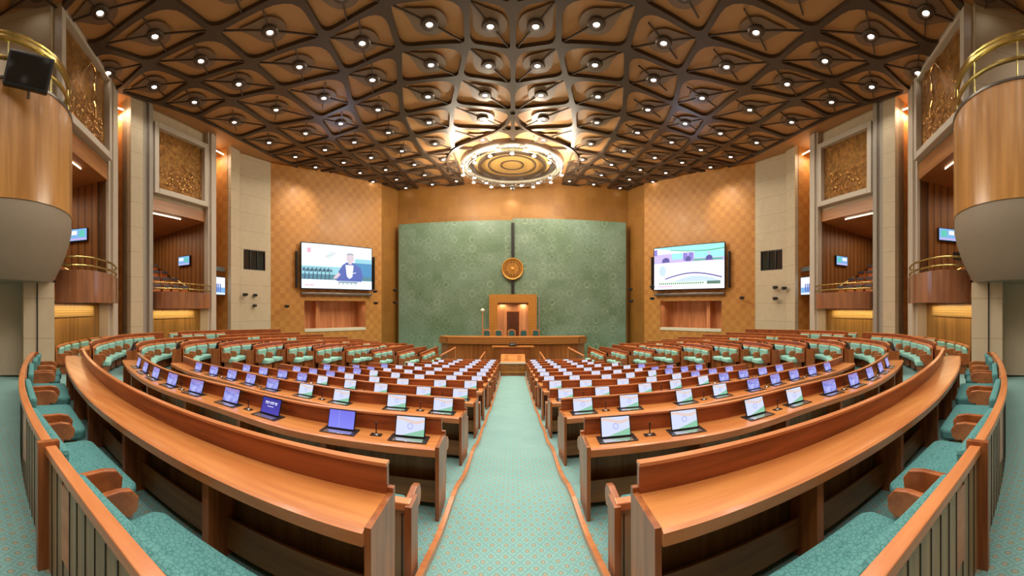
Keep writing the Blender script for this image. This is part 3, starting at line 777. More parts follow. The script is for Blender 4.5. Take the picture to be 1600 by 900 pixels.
    for r in range(nrow):
        zf_ = z_par0+.3+.45*r; d_ = -.15-run*r-.45
        for k_ in range(ncol):
            u = L*ua_ + (L*(.90-ua_))*(k_+.5)/ncol
            p = b.p(u, d_, zf_); p.x *= -sx
            rz = b.ang()+PI/2 if sx < 0 else PI-b.ang()-PI/2
            n_ = b.n.copy(); n_.x *= -sx; rz = math.atan2(n_.y, n_.x)-PI/2
            lab = 'wooden gallery seat, %s from the camera in the %s step, %s %s gallery' % (ORD[k_+1], ORD[r+1], side, name)
            dup(proto, p, rz, lab, 'seats in the side galleries')
    # small television on the end wall
    dt = -1.45 if front else -1.25; zt_ = z_par0+(2.62 if front else 2.85)
    pt = b.p(L-.1, dt, zt_)
    c = pt.copy(); c.x *= -sx
    root = thing('television', c, 'small lit television on the ribbed end wall of the %s %s gallery' % (side, name), 'television')
    m = MB(); b.box(m, L-.12, L-.01, dt-.46, dt+.46, zt_-.27, zt_+.27); m.build('casing', black_plastic, root, mirror=mir)
    m = MB(); b.box(m, L-.135, L-.12, dt-.43, dt+.43, zt_-.24, zt_+.24, 0)
    b.box(m, L-.137, L-.134, dt+.08, dt+.34, zt_-.1, zt_+.17, 1); b.box(m, L-.137, L-.134, dt-.38, dt-.02, zt_, zt_+.17, 2); b.box(m, L-.137, L-.134, dt-.43, dt+.43, zt_-.22, zt_-.15, 3)
    m.build('screen', [TVB, TVG, TVW, TVP], root, mirror=mir, fix=False)
    # light lines in the gallery ceiling
    for t, (ua, ub) in ((.05, (.03, .62)), (.35, (.15, .45))):
        m = MB(); z_ = zt0+(zt1-zt0)*t-.03; b.box(m, L*ua, L*ub, D*t-.012, D*t+.012, z_, z_+.02)
        o = m.build('gallery_light_line', strip_m, mirror=mir); tag(o, 'thin light line in the ceiling of the %s %s gallery, %s row' % (side, name, 'first' if t < .2 else 'second'), 'light')
    p = b.p(L*.5, -2.2, z_open_t-.4); p.x *= -sx
    area_light('gallery_light', p, (0, 0, -1), 2.5, 1.2, 45, (1, .78, .55))
    # relief panel in its stone frame
    u0, u1 = (.10*L, .93*L); zb, zt = z_rel_bot, z_rel_top
    c = b.p(L/2, 0, (zb+zt)/2); c.x *= -sx
    root = thing('relief_panel', c, 'framed golden relief artwork above the %s %s gallery' % (side, name), 'artwork')
    m = MB(); fw = .26
    for (a, b_, z0, z1) in ((u0-fw, u0, zb-fw, zt+fw), (u1, u1+fw, zb-fw, zt+fw), (u0, u1, zb-fw, zb), (u0, u1, zt, zt+fw)): b.box(m, a, b_, 0, .3, z0, z1)
    m.build('stone_frame', stone_trim, root, mirror=mir, bevel=.02)
    # hammered plate: a real relief grid
    rnd = random.Random(3 if front else 9); gx, gz = 60, 54; vs_ = []; bumps = [(rnd.random(), rnd.random()**1.5, .02+.05*rnd.random(), rnd.random()) for _ in range(90)]
    for j in range(gz+1):
        for i in range(gx+1):
            s_, t_ = i/gx, j/gz; h = 0
            for (bx, bz, br, bh) in bumps:
                dd = ((s_-bx)**2+(t_-bz)**2)/(br*br)
                if dd < 4: h += .09*bh*math.exp(-dd*1.5)
            vs_.append(b.p(u0+(u1-u0)*s_, .06+h, zb+(zt-zb)*t_))
    fs = [(j*(gx+1)+i, j*(gx+1)+i+1, (j+1)*(gx+1)+i+1, (j+1)*(gx+1)+i) for j in range(gz) for i in range(gx)]
    MB().raw(vs_, fs).build('relief_plate', relief_m, root, smooth=True, mirror=mir)
    m = MB()
    if front:      # scattered raised figures
        for _ in range(90):
            a = rnd.uniform(.1, .9); t_ = rnd.uniform(.05, .5); u = u0+(u1-u0)*a; z = zb+(zt-zb)*t_; r_ = rnd.uniform(.025, .055)
            m.lathe([(0, -r_), (r_*.8, -r_*.5), (r_, 0), (r_*.7, r_*.9), (0, r_*1.6)], 7, b.p(u, .14, z))
    else:          # tall stem with a curled head and drooping line
        for (o_) in ((0, 0),):
            pts = [(.30,.30),(.31,.42),(.36,.52),(.33,.62),(.34,.74),(.31,.86),(.34,.93),(.42,.93),(.52,.80),(.60,.68)]
            pts = spline([Vector((u0+(u1-u0)*(1-a), 0, zb+(zt-zb)*t_)) for a, t_ in pts], .1)
            m.tube([b.p(q.x, .16, q.z) for q in pts], [.05*(1-.6*i/len(pts)) for i in range(len(pts))], 6)
        for _ in range(110):
            a = rnd.uniform(.06, .9); t_ = rnd.uniform(.03, .45); u = u0+(u1-u0)*a; z = zb+(zt-zb)*t_; r_ = rnd.uniform(.02, .045)
            m.lathe([(0, -r_), (r_*.8, -r_*.5), (r_, 0), (r_*.7, r_*.9), (0, r_*1.6)], 7, b.p(u, .14, z))
    m.build('raised_figures', relief_hi, root, smooth=True, mirror=mir)['kind'] = 'stuff'
    p = b.p(L*.55, 1.6, ZC-.3); tgt = b.p(L*.5, 0, zb+.6); p.x *= -sx; tgt.x *= -sx
    spot_light('artwork_spotlight', p, tgt-p, 60, (1, .86, .66), 1.3, .9, .06)
    return b
TVB = lit('television_blue', 120, 170, 220, .9); TVG = lit('television_teal', 90, 190, 170, .9); TVW = lit('television_white', 220, 225, 240, 1.0); TVP = lit('television_lilac', 190, 170, 220, .9)
# gallery seat prototype, facing +y, parked at its first place later
gp = thing('gallery_chair', (0, 0, 0), 'wooden gallery seat', 'seat', 'seats in the side galleries')
MB().box((-.24, -.18, .38), (.24, .26, .46)).build('seat', gallery_seat_fabric, gp, local=True, bevel=.02)
MB().box((-.24, -.26, .3), (.24, -.18, .88)).build('backrest', gallery_seat_wood, gp, local=True, bevel=.015)
MB().box((-.24, -.19, .74), (.24, -.14, .88)).build('back_pad', gallery_seat_fabric, gp, local=True, bevel=.01)
MB().box((-.05, -.2, 0), (.05, .0, .38)).build('pedestal', gallery_seat_wood, gp, local=True)
GSEAT = gp
for sx in (-1, 1):
    for wh in ('front', 'rear'): gallery(sx, wh)
for ch in list(gp.children): bpy.data.objects.remove(ch)
bpy.data.objects.remove(gp)

# --- big round corner galleries (drum on a flared cone on a pier)
def drum(sx):
    side = SIDE[sx]; mir = (sx == 1); cx, cy = -10.44, 1.10; n = 56
    root = thing('corner_gallery', ((cx if sx < 0 else -cx), cy, 0), 'round timber-clad gallery drum on a flared cone and stone pier, far %s' % side, 'gallery')
    z0, z1 = EYE+2.48, EYE+5.15; R = 2.46
    m = MB(); m.lathe([(R, z0), (R, z1), (R-.12, z1), (R-.12, z0), (R, z0)], n, (cx, cy, 0)); m.build('drum_panel', drum_wood, root, smooth=True, mirror=mir)
    m = MB(); m.lathe([(R+.02, z1), (R+.03, z1+.05), (R-.14, z1+.05), (R-.14, z1), (R+.02, z1)], n, (cx, cy, 0)); m.build('metal_coping', grey_metal, root, smooth=True, mirror=mir)
    prof = [(R-.02, z0), (2.44, EYE+2.1), (2.36, EYE+1.75), (2.26, EYE+1.45), (2.12, EYE+1.12), (1.98, EYE+.85), (1.86, EYE+.68), (0.1, EYE+.68)]
    m = MB(); m.lathe(prof, n, (cx, cy, 0)); m.build('flared_cone', drum_cone_m, root, smooth=True, mirror=mir)
    for h, rr in ((.55, .055), (1.0, .075), (1.12, .05)):
        m = MB(); m.tube([(cx+(R-.1)*math.cos(2*PI*k/n), cy+(R-.1)*math.sin(2*PI*k/n), z1+h) for k in range(n)], rr, 8, closed=True); m.build('brass_rail', brass, root, smooth=True, mirror=mir)
    for k in range(12):
        a = 2*PI*k/12+.1; x, y = cx+(R-.1)*math.cos(a), cy+(R-.1)*math.sin(a)
        m = MB(); m.tube([(x, y, z1), (x, y, z1+1.05)], .02, 6); m.build('rail_post', brass, root, smooth=True, mirror=mir)
    # pier: recessed centre and two flanking shafts, facing the camera
    a = math.atan2(-cy, -cx); M = Matrix.Rotation(a, 3, 'Z')     # local +x towards the camera
    def lb(m, x0, x1, y0, y1, z0_, z1_):
        m.obox(Vector((cx, cy, 0)) + M @ Vector(((x0+x1)/2, (y0+y1)/2, (z0_+z1_)/2)), (x1-x0, y1-y0, z1_-z0_), axis=M)
        base = len(m.f)-6
        for fi, (p_, q_) in zip(range(base+2, base+6), ((x0,x1),(y0,y1),(x1,x0),(y1,y0))): m.uv[fi] = [(p_,z0_),(q_,z0_),(q_,z1_),(p_,z1_)]
    m = MB(); lb(m, -1.0, .2, -1.7, 1.72, 0, EYE+.68); m.build('pier', stone_p, root, mirror=mir)
    for (y0, y1) in ((-1.86, -1.2), (.98, 1.84)):
        m = MB(); lb(m, -1.0, .75 if y0 > 0 else .6, y0, y1, 0, EYE+.68); m.build('pier_shaft', stone, root, mirror=mir)
        m = MB(); lb(m, .3, .78 if y0 > 0 else .63, y0+(y1-y0)*.42, y0+(y1-y0)*.46, 0, EYE+.67); m.build('joint', dark_gap, root, mirror=mir)
    return root
stone_p = plain('stone_pier_shade', srgb(186, 170, 146), .55)
two(drum)
# stone wall returning behind each drum, with a timber strip (seen at the frame's edge)
for sx in (-1, 1):
    S(MB().box((-13.4, -1.6, 0), (-12.9, .2, ZC)).build('wall_return_'+SIDE[sx], stone_trim, mirror=(sx == 1)))

# ================================================================ CEILING LATTICE
NODES = [
 [(789,75),(789,127),(789,165)],
 [(732,65),(720,116),(709,160),(706,197),(710,232)],
 [(625,72),(626,127),(630,177),(646,210),(665,240),(687,257)],
 [(540,110),(550,160),(567,196),(592,225),(615,250)],
 [(440,135),(500,182),(520,212),(542,237),(575,257)],
 [(362,152),(425,195),(470,225),(505,245)]]
def node_grid():
    cols = []
    for c, pts in enumerate(NODES):
        P = [at(x, y, F*HC/(HZ-y)) for x, y in pts]; P = [Vector((p.x, p.y)) for p in P]
        if c == 0: P = [Vector((0, p.y)) for p in P]
        cols.append(P)
    return cols
cols = node_grid()
STEP = 2.05; J0, J1 = -8, 9
JOFF = [0, 0, 0, 0, 0, 0]
def colnode(a, j):
    P = cols[a]
    if a == 0: return Vector((0, P[0].y+1.95*j))
    if j < 0:
        d = Vector((-.12, -2.05)) if a == 5 else Vector((.22 if a < 4 else .12, -2.0)); return P[0]+d*(-j)
    if j < len(P): return P[j]
    d = P[-1]-P[-2]; d = Vector((max(-.05, min(.15, d.x)), 1.95)); return P[-1]+d*(j-len(P)+1)
def node(c, j):
    if c <= 5: return colnode(c, j)
    p = colnode(5, j); q = colnode(4, j); return Vector((min(p.x-2.2, -11.0), p.y-.2))
RC = Vector((-.05, 23.0)); RR = 3.05       # the great ring
zt, zb_ = ZC, ZC-.14
lat = MB(); cells = []
def roundpoly(Q, wd, tt):
    """inset quad with rounded corners: Q corners, wd inset, tt corner rounding fractions"""
    cen = sum(Q, Vector((0, 0)))/4; I = []
    for i in range(4):
        a, b, c = Q[i-1], Q[i], Q[(i+1) % 4]; e1 = (a-b).normalized(); e2 = (c-b).normalized()
        sn = abs(e1.x*e2.y-e1.y*e2.x); I.append(b+(e1+e2)*(wd/max(.35, sn)))
    out = []; own = []
    for i in range(4):
        a, b, c = I[i-1], I[i], I[(i+1) % 4]; p = b.lerp(a, tt[i]); q = b.lerp(c, tt[i]); 
        for k in range(6):
            t = k/5; out.append(p*(1-t)**2+b*2*t*(1-t)+q*t*t); own.append(i)
    return out, own
for side in (-1, 1):
    for c in range(0, 6):
        for j in range(J0, J1):
            g = [node(c, j), node(c+1, j), node(c+1, j+1), node(c, j+1)]
            if side == 1: g = [Vector((-p.x, p.y)) for p in g]
            cen = sum(g, Vector((0, 0)))/4
            if cen.y > 27.2 or max(abs(p.x) for p in g) > 15.2 or cen.y < -6: continue
            if (cen-RC).length < RR+.35: 
                continue
            hole, own = roundpoly(g, .10, (.40, .10, .22, .10))
            L = len(hole); vs_ = []; 
            outer = []
            for i in range(L):
                k = own[i]; outer.append(g[k])
            for z in (zb_, zt):
                for p in outer: vs_.append((p.x, p.y, z))
                for p in hole: vs_.append((p.x, p.y, z))
            fs = []
            for i in range(L):
                q = (i+1) % L
                fs.append((i, q, L+q, L+i) if own[i] != own[q] else (i, L+q, L+i))
                fs.append((L+i, L+q, 3*L+q, 3*L+i))
            lat.raw(vs_, fs); cells.append((side, c, j, g, cen))
o = lat.build('trim_ceiling_lattice', bronze, fix=False); S(o)
FIX_N = 0
def near_wall(x, y):
    best = 9
    pl = [(0, 26.8), W_C, W_E, W_G0, W_G1, W_B2, W_B1, W_A]
    for a, b in zip(pl[:-1], pl[1:]):
        a = Vector((abs(a[0]), a[1])); b = Vector((abs(b[0]), b[1])); p = Vector((x, y)); t = max(0, min(1, (p-a).dot(b-a)/(b-a).length_squared))
        best = min(best, (p-a.lerp(b, t)).length)
    return best
def lamp_fixture(side, c, j, g, cen):
    global FIX_N; FIX_N += 1
    # diagonal of the cell from its outer rear corner to its inner front corner
    a, b = g[1], g[3]; z = ZC
    lab = '%s ceiling downlight, %s column from the centre rib, %s from the front wall' % (SIDE[side], ORD[c+1], ORD[J1-j])
    root = thing('ceiling_downlight', (cen.x, cen.y, z), lab, 'ceiling light', 'downlights in the ceiling lattice')
    d = (b-a); ang = math.atan2(d.y, d.x); M = Matrix.Rotation(ang, 3, 'Z')
    h = d.length/2-.12
    for sgn in (-1, 1): MB().obox((cen.x+sgn*math.cos(ang)*(h+.3)/2, cen.y+sgn*math.sin(ang)*(h+.3)/2, z-.1), (h-.3, .05, .05), ang).build('rod', bronze, root)
    if c >= 2:
        for sgn in (-1, 1):
            a2 = ang+1.25; MB().obox((cen.x+sgn*math.cos(a2)*.62, cen.y+sgn*math.sin(a2)*.62, z-.1), (.7, .045, .05), a2).build('rod', bronze, root)
    # tear-shaped plate
    pl = []
    for k in range(24):
        t = 2*PI*k/24; r = .56
        x = r*math.cos(t); y = r*math.sin(t)
        if abs(t-PI) < 1.0: x = -r*(1+.9*(1-abs(t-PI))); y *= .55
        pl.append((x, y))
    m = MB(); m.prism(pl, z-.09, z-.06, M=M, c=(cen.x, cen.y, 0)); m.build('plate', ceil_taupe, root)
    m = MB(); m.lathe([(.12, z-.09), (.26, z-.10), (.29, z-.14), (.26, z-.18), (.13, z-.19), (.10, z-.15), (.12, z-.09)], 20, (cen.x, cen.y, 0)); m.build('housing', bronze, root, smooth=True)
    m = MB(); m.lathe([(.0, z-.17), (.06, z-.172), (.095, z-.155), (.1, z-.12)], 14, (cen.x, cen.y, 0)); m.build('lens', lens_m, root, smooth=True)
    if near_wall(abs(cen.x), cen.y) > 1.5:
        spot_light('downlight', (0, 0, -.24), (0, 0, -1), LAMP_W, (1, .91, .80), 2.4, .7, .12, parent=root)
for cc in cells:
    if (cc[4]-RC).length > RR+.75: lamp_fixture(*cc)

# great ring with the truss of lamps
def ring():
    cx, cy = RC
    root = thing('ring_chandelier', (cx, cy, ZC), 'great circular ceiling ring with a truss of bright stage lamps', 'chandelier')
    def rg(name, r0, r1, z0, z1, m):
        o = MB(); o.lathe([(r0, z0), (r1, z0), (r1, z1), (r0, z1), (r0, z0)], 72, (cx, cy, 0)); return o.build(name, m, root, smooth=True)
    rg('outer_ring', RR+.15, RR+.27, ZC-.26, ZC-.01, bronze)
    for sg in (-1, 1):      # two curved ribs that close over the ring like petals
        ctrl = [(0.04, 16.9), (.35, 17.9), (1.2, 18.9), (2.5, 19.7), (3.5, 20.6), (4.05, 22.0), (4.15, 23.4), (3.8, 24.8)]
        pp = spline([Vector((sg*a, b, 0)) for a, b in ctrl], .3); oo = outward(pp)
        MB().sweep([(Vector((p.x, p.y, ZC-.22)), o_) for p, o_ in zip(pp, oo)], [(-.07, 0), (.07, 0), (.07, .2), (-.07, .2)]).build('petal_rib', bronze, root)
    rg('cove_ring', RR-.2, RR+.15, ZC-.3, ZC-.02, cream_plaster)
    rg('dark_band', RR-.6, RR-.25, ZC-.2, ZC-.02, bronze)  # dark bronze band just inside the pale cove
    rg('inner_cove', 2.2, RR-.6, ZC-.16, ZC-.02, ceil_gold)
    rg('middle_band', 2.0, 2.2, ZC-.34, ZC-.02, bronze)
    rg('centre_disc', .75, 2.0, ZC-.17, ZC-.02, ceil_gold)
    rg('inner_band', 1.48, 1.56, ZC-.24, ZC-.02, bronze)
    rg('small_ring', .69, .75, ZC-.22, ZC-.02, bronze)
    o = MB(); o.lathe([(0, ZC-.17), (.68, ZC-.17), (.68, ZC-.02)], 40, (cx, cy, 0)); o.build('centre_plate', ceil_gold, root)
    tz = ZC-.5
    for r, z in ((2.85, tz), (3.15, tz), (3.0, tz+.26)):
        o = MB(); o.tube([(cx+r*math.cos(2*PI*k/72), cy+r*math.sin(2*PI*k/72), z) for k in range(72)], .03, 6, closed=True); o.build('truss_tube', silver, root, smooth=True)
    o = MB()
    for k in range(60):
        a = 2*PI*k/60; b = 2*PI*(k+.5)/60
        p = (cx+2.85*math.cos(a), cy+2.85*math.sin(a), tz); q = (cx+3.0*math.cos(b), cy+3.0*math.sin(b), tz+.26); s_ = (cx+3.15*math.cos(a), cy+3.15*math.sin(a), tz)
        o.tube([p, q, s_], .014, 5)
    o.build('truss_lacing', silver, root)
    o = MB()
    for k in range(8):
        o = MB(); a = 2*PI*k/8; o.tube([(cx+3.0*math.cos(a), cy+3.0*math.sin(a), tz+.26), (cx+3.0*math.cos(a), cy+3.0*math.sin(a), ZC-.05)], .015, 5)
        o.build('hanger', grey_metal, root)
    for k in range(24):
        a = 2*PI*(k+.5)/26; r = 2.72 if k % 2 else 3.26; x, y = cx+r*math.cos(a), cy+r*math.sin(a)
        o = MB(); o.lathe([(.0, .12), (.07, .1), (.10, -.1), (.0, -.09)], 12, (x, y, tz-.02)); h = o.build('stage_lamp', silver, root, smooth=True)
        g = MB(); g.lathe([(0, -.12), (.11, -.11), (.12, -.08), (.05, -.07)], 12, (x, y, tz-.02))
        g.build('lamp_glow', truss_lamp_m, root, smooth=True)
    for k in range(10):
        a = 2*PI*(k+.5)/10
        spot_light('stage_light', (2.9*math.cos(a), 2.9*math.sin(a), -.95), (math.cos(a)*.25, math.sin(a)*.25-.2, -1), 110, (1, .9, .7), 2.6, .8, .2, parent=root)
    for k in range(8):
        a = 2*PI*(k+.5)/8
        l = bpy.data.lights.new('truss_uplight', 'POINT'); l.energy = 400; l.color = (1, .9, .72); l.shadow_soft_size = .12
        if math.sin(a) > .3: l.energy = 40
        if math.sin(a) > .8: continue
        q = bpy.data.objects.new('truss_uplight', l); C.objects.link(q); q.parent = root; q.location = (3.7*math.cos(a), 3.7*math.sin(a), -1.25)
    return root
ceil_gold = plain('ceiling_gold', srgb(206, 160, 92), .45)
ring()
# camera pod hanging at the front of the ring
pod = thing('pendant_camera', (0, 25.9, ZC-.9), 'small dark camera pod hanging under the ceiling at the front wall', 'camera')
MB().tube([(0, 25.9, ZC), (0, 25.9, ZC-.6)], .02, 6).build('stem', grey_metal, pod)
MB().lathe([(0, -.18), (.1, -.16), (.15, -.05), (.12, .1), (0, .12)], 14, (0.02, 25.9, ZC-.7)).build('camera_head', grey_metal, pod, smooth=True)

# ================================================================ SPEAKER'S END
def front_end():
    # main desk
    zt_ = EYE-(527-HZ)*23.0/F; y0 = 23.0
    root = thing('presiding_desk', (0, y0, -2.0), 'long high wooden presiding desk with carved frieze at the front', 'desk')
    m = MB(); m.prism([(-4.75, y0+.5), (-4.2, y0), (4.2, y0), (4.75, y0+.5), (4.75, y0+1.0), (-4.75, y0+1.0)], -2.1, zt_-.45); m.build('front_panel', podium_wood, root)
    m = MB()
    pts = [(-4.85, y0+.45), (-4.25, y0-.08), (4.25, y0-.08), (4.85, y0+.45)]
    u = 0
    for a, b in zip(pts[:-1], pts[1:]):
        L = math.dist(a, b); m.wall(a, b, zt_-.42, zt_-.06, u0=u, d=.06); u += L
    m.build('carved_frieze', frieze_desk, root, fix=False)
    m = MB(); m.prism(pts+[(4.85, y0+1.1), (-4.85, y0+1.1)], zt_-.46, zt_-.42); m.prism(pts+[(4.85, y0+1.1), (-4.85, y0+1.1)], zt_-.06, zt_); m.build('desk_top', gold_cap, root)
    m = MB(); m.prism([(p[0]*.985, p[1]+.06) for p in pts]+[(4.8, y0+1.05), (-4.8, y0+1.05)], zt_-.42, zt_-.06); m.build('frieze_backing', podium_wood, root)
    # secretary's desk and reporters' table in front
    r2 = thing('secretary_desk', (0, 22.2, -2.0), 'small raised wooden desk in front of the presiding desk', 'desk')
    z2 = zat(541, 22.2)
    MB().box((-1.05, 22.0, -2.0), (1.05, 22.5, z2-.05)).build('front_panel', podium_wood, r2)
    MB().box((-1.3, 21.9, z2-.05), (1.3, 22.6, z2)).build('desk_top', gold_cap, r2)
    mm = MB(); mm.lathe([(0, 0), (.25, .02), (.3, .1), (.18, .2), (0, .22)], 16, (-.02, 22.25, z2)); o = mm.build('dark_cushion', black_plastic, smooth=True); tag(o, 'dark rounded object on the small raised desk', 'cushion')
    r3 = thing('reporters_table', (0, 21.2, -2.0), 'orange sloping table between the front rows with small inlaid marks', 'table')
    za, zb2 = zat(553, 21.9), zat(566, 20.7)
    m = MB(); m.raw([(-.72, 20.75, zb2), (.72, 20.75, zb2), (.72, 21.85, za), (-.72, 21.85, za), (-.72, 20.75, zb2-.05), (.72, 20.75, zb2-.05), (.72, 21.85, za-.05), (-.72, 21.85, za-.05)],
                    [(0,1,2,3),(4,7,6,5),(0,4,5,1),(1,5,6,2),(2,6,7,3),(3,7,4,0)]); m.build('table_top', desk_top, r3)
    for xx in (-.38, .38):
        for k in range(4):
            m = MB(); t = .25+k*.17; y = 20.75+1.1*t; z = zb2+(za-zb2)*t+.008; m.box((xx-.12, y-.02, z-.004), (xx+.12, y+.02, z+.006)); m.build('inlay_mark', dark_wood, r3)
    MB().box((-.68, 20.8, -2.0), (.68, 21.8, zb2-.06)).build('table_body', podium_wood, r3)
    # carved low gate at the end of the aisle
    yg = 20.3; zt2 = zat(566.5, yg); zb3 = -2.0
    r4 = thing('carved_barrier', (0, yg, zb3), 'low carved golden barrier across the end of the carpeted aisle', 'barrier')
    MB().box((-.74, yg, zt2-.08), (.74, yg+.12, zt2)).build('top_rail', ivory, r4)
    MB().box((-.72, yg+.04, zb3-.05), (.72, yg+.1, zt2-.08)).build('panel', podium_wood, r4)
    m = MB()
    for row in range(2):
        for k in range(11):
            x = -.64+k*.128; z = zt2-.26-row*.2
            m.tube([(x+.05*math.cos(2*PI*q/12), yg+.02, z+.075*math.sin(2*PI*q/12)) for q in range(12)], .014, 5, closed=True)
    m.box((-.72, yg+.0, zt2-.58), (.72, yg+.05, zt2-.54)); m.build('carved_rings', gold, r4)
    # stair rails beside it
    for sx in (-1, 1):
        m = MB()
        a = at(748 if sx < 0 else 856, 566, 21.2); b = at(759 if sx < 0 else 845, 550, 22.6)
        m.tube([a, b], .05, 6); m.tube([b, b+Vector((.0, 0, -.8))], .035, 6); m.tube([a, a+Vector((0, 0, -.5))], .035, 6)
        o = m.build('stair_rail', cap_wood); tag(o, 'short sloping wooden stair rail on the %s of the orange table' % SIDE[sx], 'handrail')
        m = MB(); a = at(689 if sx < 0 else 914, 556, 21.9); b = at(713 if sx < 0 else 889, 543, 22.9)
        m.tube([a, b], .05, 6); m.tube([b, b+Vector((0, 0, -.7))], .035, 6); m.tube([a, a+Vector((0, 0, -.5))], .035, 6)
        o = m.build('stair_rail', cap_wood); tag(o, 'long sloping wooden stair rail before the %s half of the presiding desk' % SIDE[sx], 'handrail')
    # door portal
    yp = 25.84; z_top = zat(460, yp); X = 37*yp/F; xi = 24*yp/F; zi = zat(473, yp)
    r5 = thing('door_portal', (0, yp, -2.0), 'square golden wood portal around the door behind the presiding desk', 'portal')
    m = MB(); m.box((-X, yp-.15, -2.5), (-xi, yp+.2, z_top)); m.box((xi, yp-.15, -2.5), (X, yp+.2, z_top)); m.box((-xi, yp-.15, zi), (xi, yp+.2, z_top)); 
    for fi in (2, 8, 14): m.uv[fi] = [(m.v[i][0], m.v[i][2]) for i in m.f[fi]]
    m.build('carved_surround', portal_m, r5, fix=False)
    m = MB(); m.box((-xi, yp+.02, -2.5), (xi, yp+.14, zi)); m.build('inner_panel', niche_wood, r5)
    m = MB(); m.box((-xi, yp-.13, zi-.08), (xi, yp+.03, zi)); m.build('lintel', dark_wood, r5)
    zi2 = zat(487, yp); xi2 = 9.5*yp/F
    m = MB(); m.box((-xi2-.06, yp-.02, -2.5), (-xi2, yp+.03, zi2+.1)); m.box((xi2, yp-.02, -2.5), (xi2+.06, yp+.03, zi2+.1)); m.box((-xi2, yp-.02, zi2), (xi2, yp+.03, zi2+.1)); m.build('architrave', cap_wood, r5)
    S(MB().box((-xi2, yp-.01, -2.5), (xi2, yp+.015, zi2)).build('door_1', dark_wood))
    area_light('portal_light', (-.75, yp-.1, zi-.12), (0, 0, -1), .3, .1, 6, (1, .8, .55)); area_light('portal_light', (.75, yp-.1, zi-.12), (0, 0, -1), .3, .1, 6, (1, .8, .55))
    # pole and wheel emblem
    m = MB(); m.box((-.12, 25.93, zat(459, 25.9)), (.1, 26.05, zat(348, 25.9))); o = m.build('dark_pole', dark_gap); tag(o, 'tall dark vertical strip on the green wall behind the wheel emblem', 'strip')
    zc_ = zat(419.5, 25.6); R = .80
    r6 = thing('wheel_emblem', (-.03, 25.7, zc_), 'round golden spoked wheel emblem on the green wall', 'emblem')
    M = Matrix.Rotation(PI/2, 3, 'X')
    m = MB(); m.lathe([(R-.14, .0), (R-.12, .1), (R-.04, .14), (R, .08), (R, .0), (R-.14, 0)], 60, (-.03, 25.94, zc_), M=M); m.build('rim', gold, r6, smooth=True)
    m = MB(); m.lathe([(0, .0), (R-.1, .0), (R-.1, .02), (0, .02)], 60, (-.03, 25.94, zc_), M=M); m.build('backing_disc', gold_dark, r6)
    m = MB(); m.lathe([(0, .14), (.1, .13), (.15, .08), (.16, .02)], 30, (-.03, 25.94, zc_), M=M); m.build('hub', gold, r6, smooth=True)
    m = MB()
    for k in range(24):
        a = 2*PI*k/24; c_, s_ = math.cos(a), math.sin(a)
        m.tube([(-.03+c_*.14, 25.88, zc_+s_*.14), (-.03+c_*.4, 25.86, zc_+s_*.4), (-.03+c_*(R-.1), 25.88, zc_+s_*(R-.1))], [.014, .036, .018], 6)
        b = a+PI/24; m.lathe([(0, .05), (.03, .02), (.03, -.02), (0, -.05)], 8, (-.03+math.cos(b)*(R-.2), 25.88, zc_+math.sin(b)*(R-.2)))
    m.build('spokes', gold, r6, smooth=True)
    # standing lamp / mace left of the portal
    r7 = thing('lit_standard', at(755.5, 520, 25.2), 'slender lit standard with a pale finial left of the portal', 'standard')
    p = r7.location; zz = zat(488, 25.2)
    MB().tube([(p.x, p.y, -.3), (p.x, p.y, zz)], .035, 8).build('shaft', cap_wood, r7, smooth=True)
    MB().lathe([(0, -.02), (.08, .03), (.16, .14), (.10, .22), (.05, .26), (0, .3)], 12, (p.x, p.y, zz)).build('finial', ivory, r7, smooth=True)
    r8 = thing('dark_standard', at(844, 520, 25.9), 'slender dark staff right of the portal', 'standard')
    p = r8.location; MB().tube([(p.x, p.y, -.3), (p.x, p.y, zat(466, 25.9))], .03, 8).build('shaft', stone_grey, r8, smooth=True)
    MB().lathe([(0, -.1), (.07, 0), (0, .1)], 4, (p.x, p.y, zat(464, 25.9))).build('finial', stone_grey, r8)
    # five high-backed chairs
    for i, x in enumerate((760.5, 779, 799.5, 818, 837)):
        yc = 24.6; xx = (x-801.5)*yc/F; zt3 = zat(515, yc)
        names = ['far left', 'second from left', 'central', 'second from right', 'far right']
        r = thing('high_backed_chair', (xx, yc, zt3-1.25), '%s of the five green high-backed chairs behind the presiding desk' % names[i], 'chair', 'chairs behind the presiding desk')
        m = MB(); poly = [(-.26, 0), (-.27, .62), (-.2, .72), (0, .76 if i == 2 else .73), (.2, .72), (.27, .62), (.26, 0)]
        Mx = Matrix.Rotation(PI/2, 3, 'X'); m.prism([(a, b+zt3-.72) for a, b in poly], 0, .07, M=Mx, c=(xx, yc+.03, 0)); m.build('back_frame', cap_wood, r)
        m = MB(); m.prism([(a*.75, b*.86+zt3-.69) for a, b in poly], .07, .11, M=Mx, c=(xx, yc+.03, 0)); m.build('back_pad', fabric_dark, r)
        MB().box((xx-.26, yc-.5, zt3-.82), (xx+.26, yc, zt3-.72)).build('seat', fabric_dark, r)
        for s_ in (-1, 1):
            MB().box((xx+s_*.27-.03, yc-.48, zt3-.58), (xx+s_*.27+.03, yc+.02, zt3-.53)).build('armrest', cap_wood, r)
            for dy in (-.45, -.03): MB().box((xx+s_*.24-.025, yc+dy-.025, zt3-1.25), (xx+s_*.24+.025, yc+dy+.025, zt3-.72)).build('leg', cap_wood, r)
podium_wood = wood('podium_wood', srgb(132, 74, 30), srgb(164, 98, 44), (7, 7, .6), .35, .1)
gold_cap = plain('gilt_wood_edge', srgb(176, 112, 50), .35)
gold_dark = plain('gold_recess', srgb(84, 52, 18), .7, .1)
fabric_dark = plain('deep_teal_fabric', srgb(44, 92, 88), .8)
